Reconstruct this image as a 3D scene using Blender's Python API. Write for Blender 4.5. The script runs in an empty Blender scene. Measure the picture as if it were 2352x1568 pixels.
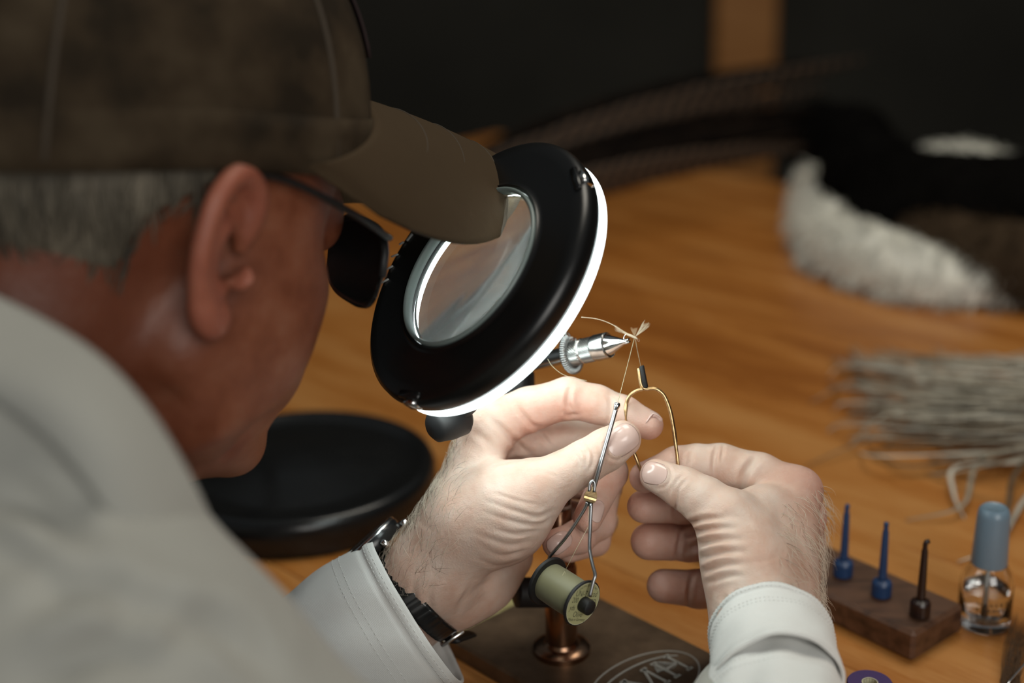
import bpy, math, random
import numpy as np
from mathutils import Vector, Matrix
from mathutils.bvhtree import BVHTree

# ------------------------------------------------------------------ camera, light, exposure
SC = bpy.context.scene
COL = SC.collection
FPX = 50.0 / 36.0 * 2352.0
CAM_H = 0.44
PITCH = math.radians(20.0)
ROLL = math.radians(1.6)

cam_data = bpy.data.cameras.new('camera')
cam_data.lens = 50.0
cam_data.sensor_width = 36.0
cam_data.clip_start = 0.02
cam_data.dof.use_dof = True
cam_data.dof.focus_distance = 0.699
cam_data.dof.aperture_fstop = 3.2
cam_data.dof.aperture_blades = 0
cam = bpy.data.objects.new('camera', cam_data)
COL.objects.link(cam)
cam.location = (0, 0, CAM_H)
cam.rotation_euler = (Matrix.Rotation(math.radians(90) - PITCH, 3, 'X') @ Matrix.Rotation(-ROLL, 3, 'Z')).to_euler()
SC.camera = cam

world = bpy.data.worlds.new('room_air')
world.use_nodes = True
world.node_tree.nodes['Background'].inputs[0].default_value = (0.85, 0.95, 1.0, 1)
world.node_tree.nodes['Background'].inputs[1].default_value = 0.08
SC.world = world

# soft fill added behind the viewer, no known window; a ceiling lamp over the bench
def area_light(name, loc, target, size, power, colour):
    d = bpy.data.lights.new(name, 'AREA')
    d.shape = 'RECTANGLE'
    d.size, d.size_y = size
    d.energy = power
    d.color = colour
    o = bpy.data.objects.new(name, d)
    COL.objects.link(o)
    o.location = loc
    o.rotation_euler = (Vector(target) - Vector(loc)).to_track_quat('-Z', 'Y').to_euler()
    return o
area_light('viewer_fill_light', (0.60, -1.30, 1.0), (0.0, 0.7, 0.12), (1.1, 1.1), 20.0, (1.0, 0.965, 0.91))
area_light('ceiling_lamp_light', (0.45, 1.15, 1.75), (0.15, 0.9, 0.0), (0.8, 0.8), 13.0, (1.0, 0.93, 0.80))
LAMP_STRENGTH = 7.6

SC.view_settings.view_transform = 'Standard'
SC.view_settings.look = 'None'
SC.view_settings.gamma = 1.0
SC.view_settings.use_curve_mapping = False
SC.view_settings.exposure = 0.0

# ------------------------------------------------------------------ picture to place
Rm = np.array(cam.rotation_euler.to_matrix())
CAMX, CAMY, CAMZ = Rm[:, 0], Rm[:, 1], -Rm[:, 2]
CPOS = np.array([0, 0, CAM_H])
def ray(px, py):
    return CAMZ + CAMX * (px - 1176.0) / FPX - CAMY * (py - 784.0) / FPX
def at(px, py, d):
    """world point on the sight line of a pixel, d metres along the optical axis"""
    return CPOS + ray(px, py) * d
def ground(px, py, z=0.0):
    r = ray(px, py)
    return CPOS + r * ((z - CAM_H) / r[2])
def onplane(px, py, p0, n):
    r = ray(px, py)
    return CPOS + r * (np.dot(np.asarray(p0) - CPOS, n) / np.dot(r, n))
def project(P):
    Q = np.asarray(P) - CPOS
    z = Q @ CAMZ
    return np.stack([1176 + FPX * (Q @ CAMX) / z, 784 - FPX * (Q @ CAMY) / z, z], -1)
def camvec(x, y, z):
    """x right, y up in the picture, z towards the camera"""
    v = CAMX * x + CAMY * y - CAMZ * z
    return v / np.linalg.norm(v)

# ------------------------------------------------------------------ materials
MATS = {}
def mat(name, col, rough=0.5, metal=0.0, **kw):
    m = bpy.data.materials.new(name)
    m.use_nodes = True
    b = m.node_tree.nodes['Principled BSDF']
    b.inputs['Base Color'].default_value = (*col, 1)
    b.inputs['Roughness'].default_value = rough
    b.inputs['Metallic'].default_value = metal
    for k, v in kw.items():
        b.inputs[k.replace('_', ' ')].default_value = v
    MATS[name] = m
    return m
def nodes(m):
    return m.node_tree.nodes, m.node_tree.links, m.node_tree.nodes['Principled BSDF']
def noise(m, scale, detail=4.0, stretch=None, coord='Object', rough=0.55):
    N, L, b = nodes(m)
    tc = N.new('ShaderNodeTexCoord')
    n = N.new('ShaderNodeTexNoise')
    n.inputs['Scale'].default_value = scale
    n.inputs['Detail'].default_value = detail
    n.inputs['Roughness'].default_value = rough
    if stretch is not None:
        mp = N.new('ShaderNodeMapping')
        mp.inputs['Scale'].default_value = stretch[0]
        mp.inputs['Rotation'].default_value = stretch[1]
        L.new(tc.outputs[coord], mp.inputs['Vector'])
        L.new(mp.outputs[0], n.inputs['Vector'])
    else:
        L.new(tc.outputs[coord], n.inputs['Vector'])
    return n
def ramp(m, src, stops):
    N, L, b = nodes(m)
    r = N.new('ShaderNodeValToRGB')
    e = r.color_ramp.elements
    while len(e) < len(stops):
        e.new(0.5)
    for el, (p, c) in zip(e, stops):
        el.position = p
        el.color = (*c, 1)
    L.new(src, r.inputs[0])
    return r
def bump(m, src, dist, strength=1.0, prev=None):
    N, L, b = nodes(m)
    bp = N.new('ShaderNodeBump')
    bp.inputs['Distance'].default_value = dist
    bp.inputs['Strength'].default_value = strength
    L.new(src, bp.inputs['Height'])
    if prev:
        L.new(prev.outputs[0], bp.inputs['Normal'])
    L.new(bp.outputs[0], b.inputs['Normal'])
    return bp
def colour_from(m, rampnode):
    N, L, b = nodes(m)
    L.new(rampnode.outputs[0], b.inputs['Base Color'])

# ------------------------------------------------------------------ mesh helpers
def link(name, me, material=None, parent=None, smooth=True):
    o = bpy.data.objects.new(name, me)
    COL.objects.link(o)
    if material is not None:
        me.materials.append(MATS[material] if isinstance(material, str) else material)
    if smooth and len(me.polygons):
        me.polygons.foreach_set('use_smooth', np.ones(len(me.polygons), bool))
    if parent is not None:
        o.parent = parent
        o.matrix_parent_inverse = parent.matrix_world.inverted()
    return o
def mesh(name, V, F):
    me = bpy.data.meshes.new(name)
    me.from_pydata([tuple(map(float, v)) for v in V], [], [tuple(int(i) for i in f) for f in F])
    me.update()
    return me
def quadmesh(name, V, Q):
    me = bpy.data.meshes.new(name)
    V = np.asarray(V, np.float32); Q = np.asarray(Q, np.int32)
    me.vertices.add(len(V)); me.vertices.foreach_set('co', V.ravel())
    me.loops.add(Q.size); me.loops.foreach_set('vertex_index', Q.ravel())
    me.polygons.add(len(Q)); me.polygons.foreach_set('loop_start', np.arange(0, Q.size, 4, dtype=np.int32))
    me.update(calc_edges=True)
    me.validate()
    return me
def tag(o, label, cat, group=None):
    o['label'] = label
    o['category'] = cat
    if group:
        o['group'] = group
    return o
def thing(name, label, cat, loc, group=None):
    o = bpy.data.objects.new(name, None)
    o.empty_display_size = 0.02
    COL.objects.link(o)
    o.location = tuple(map(float, loc))
    bpy.context.view_layer.update()
    return tag(o, label, cat, group)
def nz(v):
    v = np.asarray(v, float)
    return v / np.linalg.norm(v)
def basis(n, up=(0, 0, 1)):
    n = nz(n); u = np.asarray(up, float)
    if abs(np.dot(n, nz(u))) > 0.98:
        u = np.array([1.0, 0, 0])
    u = nz(u - n * np.dot(u, n))
    return np.cross(u, n), u, n        # right, up, normal
class MB:
    """collects simple shapes for one mesh"""
    def __init__(s):
        s.V = []; s.F = []
    def add(s, V, F):
        o = len(s.V)
        s.V.extend([tuple(map(float, v)) for v in V]); s.F.extend([tuple(int(i) + o for i in f) for f in F])
        return s
    def lathe(s, prof, org, axis, seg=48, up=(0, 0, 1), closed=False, caps=True):
        org = np.asarray(org, float); r_, u_, n_ = basis(axis, up)
        V = []; n = len(prof)
        for j in range(seg):
            a = 2 * math.pi * j / seg
            d = r_ * math.cos(a) + u_ * math.sin(a)
            for (r, z) in prof:
                V.append(org + d * r + n_ * z)
        F = []
        for j in range(seg):
            j2 = (j + 1) % seg
            for i in range(n if closed else n - 1):
                i2 = (i + 1) % n
                F.append((j * n + i, j * n + i2, j2 * n + i2, j2 * n + i))
        if not closed and caps:
            if prof[0][0] > 1e-6: F.append(tuple(j * n for j in range(seg)))
            if prof[-1][0] > 1e-6: F.append(tuple(j * n + n - 1 for j in reversed(range(seg))))
        return s.add(V, F)
    def tube(s, pts, rad, seg=10, cap=True, squash=1.0):
        pts = [np.asarray(p, float) for p in pts]
        if not hasattr(rad, '__len__'): rad = [rad] * len(pts)
        t0 = nz(pts[1] - pts[0]); r_, u_, _ = basis(t0)
        V = []
        for i, p in enumerate(pts):
            t = nz((pts[min(i + 1, len(pts) - 1)] - pts[max(i - 1, 0)]))
            u_ = nz(u_ - t * np.dot(u_, t)); r_ = np.cross(u_, t)
            for j in range(seg):
                a = 2 * math.pi * j / seg
                V.append(p + (r_ * math.cos(a) + u_ * math.sin(a) * squash) * rad[i])
        F = []
        for i in range(len(pts) - 1):
            for j in range(seg):
                j2 = (j + 1) % seg
                F.append((i * seg + j, i * seg + j2, (i + 1) * seg + j2, (i + 1) * seg + j))
        if cap:
            F.append(tuple(reversed(range(seg)))); F.append(tuple((len(pts) - 1) * seg + j for j in range(seg)))
        return s.add(V, F)
    def box(s, c, ax, half, bev=0.0):
        c = np.asarray(c, float)
        ax = [nz(a) for a in ax]
        hx, hy, hz = half
        V = []
        if bev <= 0:
            for sx in (-1, 1):
                for sy in (-1, 1):
                    for sz in (-1, 1):
                        V.append(c + ax[0] * sx * hx + ax[1] * sy * hy + ax[2] * sz * hz)
            return s.add(V, [(0, 1, 3, 2), (4, 6, 7, 5), (0, 4, 5, 1), (2, 3, 7, 6), (0, 2, 6, 4), (1, 5, 7, 3)])
        b = bev
        rings = [(hx - b, hy - b, -hz), (hx, hy, -hz + b), (hx, hy, hz - b), (hx - b, hy - b, hz)]
        for (x, y, z) in rings:
            k = b if x == hx else 0.3 * b
            for (px, py) in ((x - k, y), (-x + k, y), (-x, y - k), (-x, -y + k), (-x + k, -y), (x - k, -y), (x, -y + k), (x, y - k)):
                V.append(c + ax[0] * px + ax[1] * py + ax[2] * z)
        F = []
        for i in range(3):
            for j in range(8):
                j2 = (j + 1) % 8
                F.append((i * 8 + j, i * 8 + j2, (i + 1) * 8 + j2, (i + 1) * 8 + j))
        F.append(tuple(reversed(range(8)))); F.append(tuple(24 + j for j in range(8)))
        return s.add(V, F)
    def grid(s, fn, nu, nv, closed_u=False):
        V = [fn(i / (nu if closed_u else nu - 1), j / (nv - 1)) for i in range(nu) for j in range(nv)]
        F = []
        for i in range(nu if closed_u else nu - 1):
            i2 = (i + 1) % nu
            for j in range(nv - 1):
                F.append((i * nv + j, i2 * nv + j, i2 * nv + j + 1, i * nv + j + 1))
        return s.add(V, F)
    def build(s, name, material, parent=None, smooth=True, sharp=None):
        me = mesh(name, s.V, s.F)
        import bmesh
        bm = bmesh.new(); bm.from_mesh(me)
        bmesh.ops.recalc_face_normals(bm, faces=bm.faces)
        bm.to_mesh(me); bm.free()
        o = link(name, me, material, parent, smooth)
        if sharp is not None:
            me.set_sharp_from_angle(angle=math.radians(sharp))
        return o
def spline(pts, n):
    """Catmull-Rom through points (rows may carry extra columns)"""
    P = np.asarray(pts, float)
    P = np.vstack([2 * P[0] - P[1], P, 2 * P[-1] - P[-2]])
    out = []
    m = len(P) - 3
    for k in range(n):
        t = k / (n - 1) * m
        i = min(int(t), m - 1); t -= i
        p0, p1, p2, p3 = P[i:i + 4]
        out.append(0.5 * ((2 * p1) + (-p0 + p2) * t + (2 * p0 - 5 * p1 + 4 * p2 - p3) * t * t + (-p0 + 3 * p1 - 3 * p2 + p3) * t ** 3))
    return np.array(out)
def solidify(o, th, offset=-1):
    m = o.modifiers.new('thickness', 'SOLIDIFY'); m.thickness = th; m.offset = offset
    return o
def subsurf(o, lv=1):
    m = o.modifiers.new('smooth', 'SUBSURF'); m.levels = lv; m.render_levels = lv
    return o

# ------------------------------------------------------------------ smooth blended solids -> one continuous surface
def smin(a, b, k):
    h = np.maximum(k - np.abs(a - b), 0) / k
    return np.minimum(a, b) - h * h * k * 0.25
def d_cone(P, a, b, r1, r2):
    a = np.asarray(a, np.float32); ba = np.asarray(b, np.float32) - a
    pa = P - a
    h = np.clip((pa @ ba) / float(ba @ ba + 1e-12), 0, 1)
    return np.linalg.norm(pa - h[..., None] * ba, axis=-1) - (r1 + (r2 - r1) * h)
def d_ell(P, c, r, M=None):
    q = P - np.asarray(c, np.float32)
    if M is not None:
        q = q @ np.asarray(M, np.float32)      # columns are the axes
    r = np.asarray(r, np.float32)
    k0 = np.linalg.norm(q / r, axis=-1); k1 = np.linalg.norm(q / (r * r), axis=-1) + 1e-9
    return k0 * (k0 - 1) / k1
class Field:
    def __init__(s, lo, hi, h):
        s.lo = np.asarray(lo, float); s.h = h
        s.n = np.ceil((np.asarray(hi) - s.lo) / h).astype(int) + 1
        s.D = np.full(s.n, 0.5, np.float32)
    def sl(s, lo, hi):
        i0 = np.clip(np.floor((np.asarray(lo) - s.lo) / s.h).astype(int), 0, s.n - 1)
        i1 = np.clip(np.ceil((np.asarray(hi) - s.lo) / s.h).astype(int) + 1, 1, s.n)
        return tuple(slice(a, b) for a, b in zip(i0, i1))
    def pts(s, sl):
        ax = [(s.lo[k] + s.h * np.arange(sl[k].start, sl[k].stop)).astype(np.float32) for k in range(3)]
        return np.stack(np.meshgrid(*ax, indexing='ij'), -1)
    def cone(s, a, b, r1, r2, k):
        a = np.asarray(a); b = np.asarray(b); m = max(r1, r2) + k + 3 * s.h
        sl = s.sl(np.minimum(a, b) - m, np.maximum(a, b) + m)
        if min(x.stop - x.start for x in sl) < 1: return
        s.D[sl] = smin(s.D[sl], d_cone(s.pts(sl), a, b, r1, r2), k)
    def ell(s, c, r, k, M=None, cut=False):
        c = np.asarray(c); m = max(r) + k + 3 * s.h
        sl = s.sl(c - m, c + m)
        if min(x.stop - x.start for x in sl) < 1: return
        d = d_ell(s.pts(sl), c, r, M)
        s.D[sl] = -smin(-s.D[sl], d, k) if cut else smin(s.D[sl], d, k)
    def chain(s, pts, rad, k, kj=None):
        """a finger-like chain, joined to the rest with blend k; kj = (point, k_near, radius)"""
        pts = [np.asarray(p) for p in pts]
        m = max(rad) + k + 3 * s.h
        sl = s.sl(np.min(pts, 0) - m, np.max(pts, 0) + m)
        P = s.pts(sl)
        d = None
        for i in range(len(pts) - 1):
            e = d_cone(P, pts[i], pts[i + 1], rad[i], rad[i + 1])
            d = e if d is None else smin(d, e, 0.003)
        if kj is not None:
            w = np.clip(1 - np.linalg.norm(P - np.asarray(kj[0], np.float32), axis=-1) / kj[2], 0, 1)
            kk = k + (kj[1] - k) * w
        else:
            kk = k
        s.D[sl] = smin(s.D[sl], d, kk)
    def surface(s, relax=2):
        D = s.D; h = s.h
        S = D < 0
        n = np.array(D.shape) - 1
        c = [S[dx:dx + n[0], dy:dy + n[1], dz:dz + n[2]] for dx in (0, 1) for dy in (0, 1) for dz in (0, 1)]
        cnt = sum(x.astype(np.int8) for x in c)
        act = (cnt > 0) & (cnt < 8)
        I = np.argwhere(act)
        idx = np.full(act.shape, -1, np.int32); idx[act] = np.arange(len(I))
        cor = np.array([(dx, dy, dz) for dx in (0, 1) for dy in (0, 1) for dz in (0, 1)])
        val = np.stack([D[I[:, 0] + q[0], I[:, 1] + q[1], I[:, 2] + q[2]] for q in cor], 1)
        acc = np.zeros((len(I), 3)); num = np.zeros(len(I))
        for a in range(8):
            for b in range(a + 1, 8):
                if np.abs(cor[a] - cor[b]).sum() != 1: continue
                va, vb = val[:, a], val[:, b]
                x = (va < 0) != (vb < 0)
                t = np.where(x, va / np.where(x, va - vb, 1), 0)
                p = cor[a] + t[:, None] * (cor[b] - cor[a])
                acc += np.where(x[:, None], p, 0); num += x
        V = s.lo + (I + acc / num[:, None]) * h
        Q = []
        for ax in range(3):
            o1, o2 = [(1, 2), (2, 0), (0, 1)][ax]
            s0 = [slice(1, n[k]) for k in range(3)]; s0[ax] = slice(0, n[ax])
            s1 = list(s0); s1[ax] = slice(1, n[ax] + 1)
            A = S[tuple(s0)]; B = S[tuple(s1)]
            for flip, X in ((False, A & ~B), (True, ~A & B)):
                E = np.argwhere(X)
                if not len(E): continue
                E[:, [k for k in range(3) if k != ax]] += 1
                def cell(d1, d2):
                    q = E.copy(); q[:, o1] -= d1; q[:, o2] -= d2
                    return idx[q[:, 0], q[:, 1], q[:, 2]]
                f = np.stack([cell(1, 1), cell(0, 1), cell(0, 0), cell(1, 0)], 1)
                Q.append(f[:, ::-1] if flip else f)
        Q = np.vstack(Q)
        Q = Q[(Q >= 0).all(1)]
        return relaxed(V, Q, relax), Q
def edges_of(Q):
    E = np.vstack([Q[:, [0, 1]], Q[:, [1, 2]], Q[:, [2, 3]], Q[:, [3, 0]]])
    return np.unique(np.sort(E, 1), axis=0)
def relaxed(V, Q, it, lam=0.5):
    if not it: return V
    E = edges_of(Q); n = len(V)
    deg = np.bincount(E.ravel(), minlength=n).astype(float)[:, None]
    for _ in range(it):
        A = np.stack([np.bincount(E[:, 0], V[E[:, 1], k], n) + np.bincount(E[:, 1], V[E[:, 0], k], n) for k in range(3)], 1)
        V = V + lam * (A / np.maximum(deg, 1) - V)
    return V
def vnormals(V, Q):
    n = np.cross(V[Q[:, 2]] - V[Q[:, 0]], V[Q[:, 3]] - V[Q[:, 1]])
    N = np.stack([sum(np.bincount(Q[:, c], n[:, k], len(V)) for c in range(4)) for k in range(3)], 1)
    return N / (np.linalg.norm(N, axis=1, keepdims=True) + 1e-12)
def seg_dist(p, poly):
    """distance of 2-D points to a polyline and the position along it (0..1)"""
    best = np.full(len(p), 1e9); tt = np.zeros(len(p))
    m = len(poly) - 1
    for i in range(m):
        a = np.asarray(poly[i], float); b = np.asarray(poly[i + 1], float) - a
        h = np.clip(((p - a) @ b) / (b @ b), 0, 1)
        d = np.linalg.norm(p - a - h[:, None] * b, axis=1)
        u = d < best
        best[u] = d[u]; tt[u] = (i + h[u]) / m
    return best, tt
# ------------------------------------------------------------------ material library
def wood(name, c_lo, c_mid, c_hi, angle, rough=0.42, s=1.0):
    m = mat(name, c_mid, rough)
    N, L, b = nodes(m)
    g = noise(m, 5.0 * s, 6, ((1.0, 9.0, 9.0), (0, 0, angle)))
    fine = noise(m, 60.0 * s, 3, ((1.0, 14.0, 14.0), (0, 0, angle)))
    mx = N.new('ShaderNodeMix'); mx.data_type = 'FLOAT'; mx.inputs[0].default_value = 0.3
    L.new(g.outputs[0], mx.inputs[2]); L.new(fine.outputs[0], mx.inputs[3])
    oi = N.new('ShaderNodeObjectInfo')
    ad = N.new('ShaderNodeMath'); ad.operation = 'MULTIPLY_ADD'
    ad.inputs[1].default_value = 0.16; ad.inputs[2].default_value = -0.08
    L.new(oi.outputs['Random'], ad.inputs[0])
    sm = N.new('ShaderNodeMath'); sm.operation = 'ADD'
    L.new(mx.outputs[0], sm.inputs[0]); L.new(ad.outputs[0], sm.inputs[1])
    colour_from(m, ramp(m, sm.outputs[0], [(0.36, c_lo), (0.49, c_mid), (0.63, c_hi)]))
    bump(m, fine.outputs[0], 0.0002, 0.3)
    return m
TA = math.radians(-45)
wood('table_wood', (0.30, 0.095, 0.014), (0.44, 0.165, 0.032), (0.54, 0.245, 0.07), -TA, 0.34)
wood('dark_block_wood', (0.018, 0.008, 0.004), (0.05, 0.021, 0.01), (0.11, 0.05, 0.025), -TA, 0.5, 3)
wood('post_wood', (0.3, 0.10, 0.02), (0.42, 0.16, 0.03), (0.5, 0.21, 0.05), 0.0, 0.5)
m = mat('wall_paint', (0.028, 0.026, 0.02), 0.9)
n_ = noise(m, 3.0, 3); colour_from(m, ramp(m, n_.outputs[0], [(0.3, (0.02, 0.018, 0.013)), (0.7, (0.034, 0.031, 0.023))]))
m = mat('floor_dark', (0.04, 0.032, 0.025), 0.8)
n_ = noise(m, 6.0, 4); colour_from(m, ramp(m, n_.outputs[0], [(0.3, (0.025, 0.02, 0.015)), (0.7, (0.05, 0.042, 0.032))]))

m = mat('black_plastic', (0.006, 0.006, 0.006), 0.33)
n_ = noise(m, 900.0, 2); bump(m, n_.outputs[0], 0.00004, 0.4)
m = mat('black_soft', (0.008, 0.008, 0.0085), 0.55)
n_ = noise(m, 200.0, 3); bump(m, n_.outputs[0], 0.0001, 0.3)
m = mat('black_gloss', (0.01, 0.0105, 0.011), 0.22)
n_ = noise(m, 30.0, 3); N, L, b = nodes(m); L.new(ramp(m, n_.outputs[0], [(0.3, (0.2,) * 3), (0.7, (0.3,) * 3)]).outputs[0], b.inputs['Roughness'])
m = mat('steel', (0.62, 0.62, 0.61), 0.22, 1.0)
n_ = noise(m, 300.0, 3); bump(m, n_.outputs[0], 0.00002, 0.3)
mat('bright_steel', (0.8, 0.8, 0.79), 0.12, 1.0)
mat('spring_steel', (0.42, 0.43, 0.43), 0.3, 1.0)
m = mat('bobbin_steel', (0.4, 0.41, 0.42), 0.3, 1.0)
n_ = noise(m, 400.0, 3); bump(m, n_.outputs[0], 0.00003, 0.3)
m = mat('brass', (0.62, 0.42, 0.2), 0.3, 1.0)
n_ = noise(m, 500.0, 3); colour_from(m, ramp(m, n_.outputs[0], [(0.3, (0.45, 0.29, 0.13)), (0.7, (0.75, 0.54, 0.3))]))
m = mat('copper', (0.32, 0.19, 0.12), 0.25, 1.0)
m = mat('bronze_plate', (0.07, 0.045, 0.026), 0.42, 0.55)
n_ = noise(m, 45.0, 5); colour_from(m, ramp(m, n_.outputs[0], [(0.3, (0.09, 0.058, 0.034)), (0.7, (0.2, 0.135, 0.085))]))
mat('engraving', (0.42, 0.43, 0.40), 0.5)
# knurled steel: fine crossed ridges
m = mat('knurled_steel', (0.36, 0.36, 0.35), 0.3, 1.0)
m = mat('thread_olive', (0.20, 0.19, 0.105), 0.5)
m['note'] = ''
N, L, b = nodes(m)
b.inputs['Sheen Weight'].default_value = 0.1
mat('thread_line', (0.5, 0.45, 0.3), 0.45)
mat('label_paper', (0.42, 0.41, 0.21), 0.6)
mat('print_black', (0.008, 0.008, 0.006), 0.7)
mat('label_edge', (0.62, 0.6, 0.42), 0.6)
m = mat('blue_plastic', (0.014, 0.045, 0.125), 0.38)
n_ = noise(m, 300.0, 2); bump(m, n_.outputs[0], 0.0001, 0.25)
m = mat('brown_plastic', (0.02, 0.009, 0.007), 0.3)
n_ = noise(m, 300.0, 2); bump(m, n_.outputs[0], 0.0001, 0.25)
m = mat('cap_blue_grey', (0.17, 0.25, 0.32), 0.32)
n_ = noise(m, 120.0, 2); bump(m, n_.outputs[0], 0.00005, 0.2)
mat('glass', (1, 1, 1), 0.0, 0.0, Transmission_Weight=1.0, IOR=1.5)
mat('liquid', (0.96, 0.97, 0.96), 0.0, 0.0, Transmission_Weight=1.0, IOR=1.36)
m = mat('lens_glass', (0.93, 0.96, 0.95), 0.0, 0.0, Transmission_Weight=0.84, IOR=1.5)
m = mat('purple_print', (0.06, 0.03, 0.14), 0.5)
n_ = noise(m, 800.0, 2); bump(m, n_.outputs[0], 0.0001, 0.3)
m = mat('ruler_yellow', (0.5, 0.44, 0.18), 0.6)
n_ = noise(m, 60.0, 4, ((1, 5, 5), (0, 0, 0.8))); colour_from(m, ramp(m, n_.outputs[0], [(0.35, (0.36, 0.33, 0.13)), (0.65, (0.56, 0.5, 0.24))]))
m = mat('led_white', (0.9, 0.95, 0.96), 0.4)
N, L, b = nodes(m)
b.inputs['Emission Color'].default_value = (0.87, 1.0, 0.985, 1)
b.inputs['Emission Strength'].default_value = LAMP_STRENGTH
mat('grey_rubber', (0.2, 0.25, 0.24), 0.4)
mat('pale_plastic', (0.55, 0.58, 0.56), 0.4)

# ------------------------------------------------------------------ the setting
def structure(o):
    o['kind'] = 'structure'
    return o
ta = np.array([math.cos(TA), math.sin(TA), 0]); tb = np.array([-math.sin(TA), math.cos(TA), 0])
FLOOR_Z = -0.74
structure(MB().box((0, 1.2, FLOOR_Z - 0.02), np.eye(3), (4.0, 4.0, 0.02)).build('floor', 'floor_dark', smooth=False))
structure(MB().box((0, 3.45, 0.6), np.eye(3), (4.0, 0.03, 1.36)).build('wall_back', 'wall_paint', smooth=False))
structure(MB().box((3.2, 1.2, 0.6), np.eye(3), (0.03, 2.2, 1.36)).build('wall_right', 'wall_paint', smooth=False))
pp = at(1730, 60, 3.24)
structure(MB().box((pp[0], 3.395, 0.6), np.eye(3), (0.072, 0.025, 1.34), 0.006).build('trim_1', 'post_wood', smooth=False))

# the workbench: boards side by side
TZ = 0.032
tbl = thing('workbench', 'broad orange-brown plank workbench the fly-tying tools stand on', 'table', (ta * -0.8 + tb * 1.05)[:2].tolist() + [FLOOR_Z])
A0, A1 = -1.52, 0.34
edges = [0.40, 0.46] + [0.602 + 0.142 * i for i in range(7)] + [1.50]
rb = random.Random(4)
for i in range(len(edges) - 1):
    w = (edges[i + 1] - edges[i]) / 2 - 0.00025
    c = ta * (A0 + A1) / 2 + tb * (edges[i] + edges[i + 1]) / 2 + np.array([0, 0, -TZ / 2])
    MB().box((0, 0, 0), np.eye(3), ((A1 - A0) / 2, w, TZ / 2), 0.0006).build('plank', 'table_wood', tbl, smooth=False)
    o = COL.objects[-1]
    o.matrix_parent_inverse = tbl.matrix_world.inverted()
    o.location = tuple(c); o.rotation_euler = (0, 0, TA)
# wood grain follows each board's own length
for k in ('table_wood',):
    for nd in MATS[k].node_tree.nodes:
        if nd.type == 'MAPPING':
            nd.inputs['Rotation'].default_value = (0, 0, 0)
            nd.inputs['Location'].default_value = (0, 0, 0)
for (a, b_) in ((A0 + 0.09, 0.48), (A1 - 0.09, 0.48), (A0 + 0.09, 1.42), (A1 - 0.09, 1.42)):
    c = ta * a + tb * b_
    MB().box((c[0], c[1], (FLOOR_Z - TZ) / 2), (ta, tb, (0, 0, 1)), (0.045, 0.045, (-FLOOR_Z - TZ) / 2), 0.004).build('leg', 'table_wood', tbl, smooth=False)
for (a, b_, ha, hb) in (((A0 + A1) / 2, 0.48, (A1 - A0) / 2 - 0.14, 0.012), ((A0 + A1) / 2, 1.42, (A1 - A0) / 2 - 0.14, 0.012)):
    c = ta * a + tb * b_
    MB().box((c[0], c[1], -TZ - 0.045), (ta, tb, (0, 0, 1)), (ha, hb, 0.045), 0.003).build('apron', 'table_wood', tbl, smooth=False)

# ------------------------------------------------------------------ magnifier lamp
Ln = camvec(0.82 * 0.828, -0.57 * 0.828, -0.56)       # the way its light points
LD = 0.672
Lc = at(1076, 611, LD)
sc_ = LD / FPX                                       # metres per pixel there
R_OUT = 338 * sc_; R_IN = 205 * sc_
lamp = thing('magnifier_lamp', 'black round magnifying lamp with white ring light and glass lens on a heavy base', 'lamp', ground(690, 1135))
k = R_OUT / 0.0655
prof = [(R_IN + .0012, .006), (R_IN + .0010, -.0002), (R_IN + .0024, -.0012), (R_IN + .0036, .0002), (R_IN + .005, .0004), (.0590 * k, .0004), (.0645 * k, .0010), (.0668 * k, .0028), (.0674 * k, .0060), (.0667 * k, .0115), (R_OUT, .0138), (R_OUT - .0012, .0142), (R_OUT - .003, .0135), (R_IN + .004, .0125)]
MB().lathe(prof, Lc, Ln, 128, closed=True).build('housing', 'black_plastic', lamp, sharp=50)
prof = [(R_OUT - .0004, .0142), (R_OUT + .0010, .0145), (R_OUT + .0009, .0172), (R_OUT - .0010, .0186), (R_IN + .006, .0186), (R_IN + .0022, .0180), (R_IN + .0016, .017), (R_IN + .0013, .0065), (R_IN + .0035, .0065), (R_IN + .0045, .0140), (R_OUT - .004, .0146)]
MB().lathe(prof, Lc, Ln, 128, closed=True).build('light_ring', 'led_white', lamp, sharp=50)
prof = [(R_IN - .0012, -.0012), (R_IN - .0002, -.0022), (R_IN + .0008, -.0016), (R_IN + .0008, .0035), (R_IN - .0002, .0035), (R_IN - .0008, .0008)]
MB().lathe(prof, Lc, Ln, 128, closed=True).build('lens_rim', 'grey_rubber', lamp)
RL = R_IN + .0002
prof = [(1e-7, .0014)] + [(RL * t, .0014 + .0042 * t * t) for t in (.15, .3, .45, .6, .75, .88, .97, 1.0)] + [(RL * t, .0128 - .0042 * t * t) for t in (1.0, .97, .88, .75, .6, .45, .3, .15)] + [(1e-7, .0128)]
MB().lathe(prof, Lc, Ln, 128).build('lens', 'lens_glass', lamp)
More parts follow.
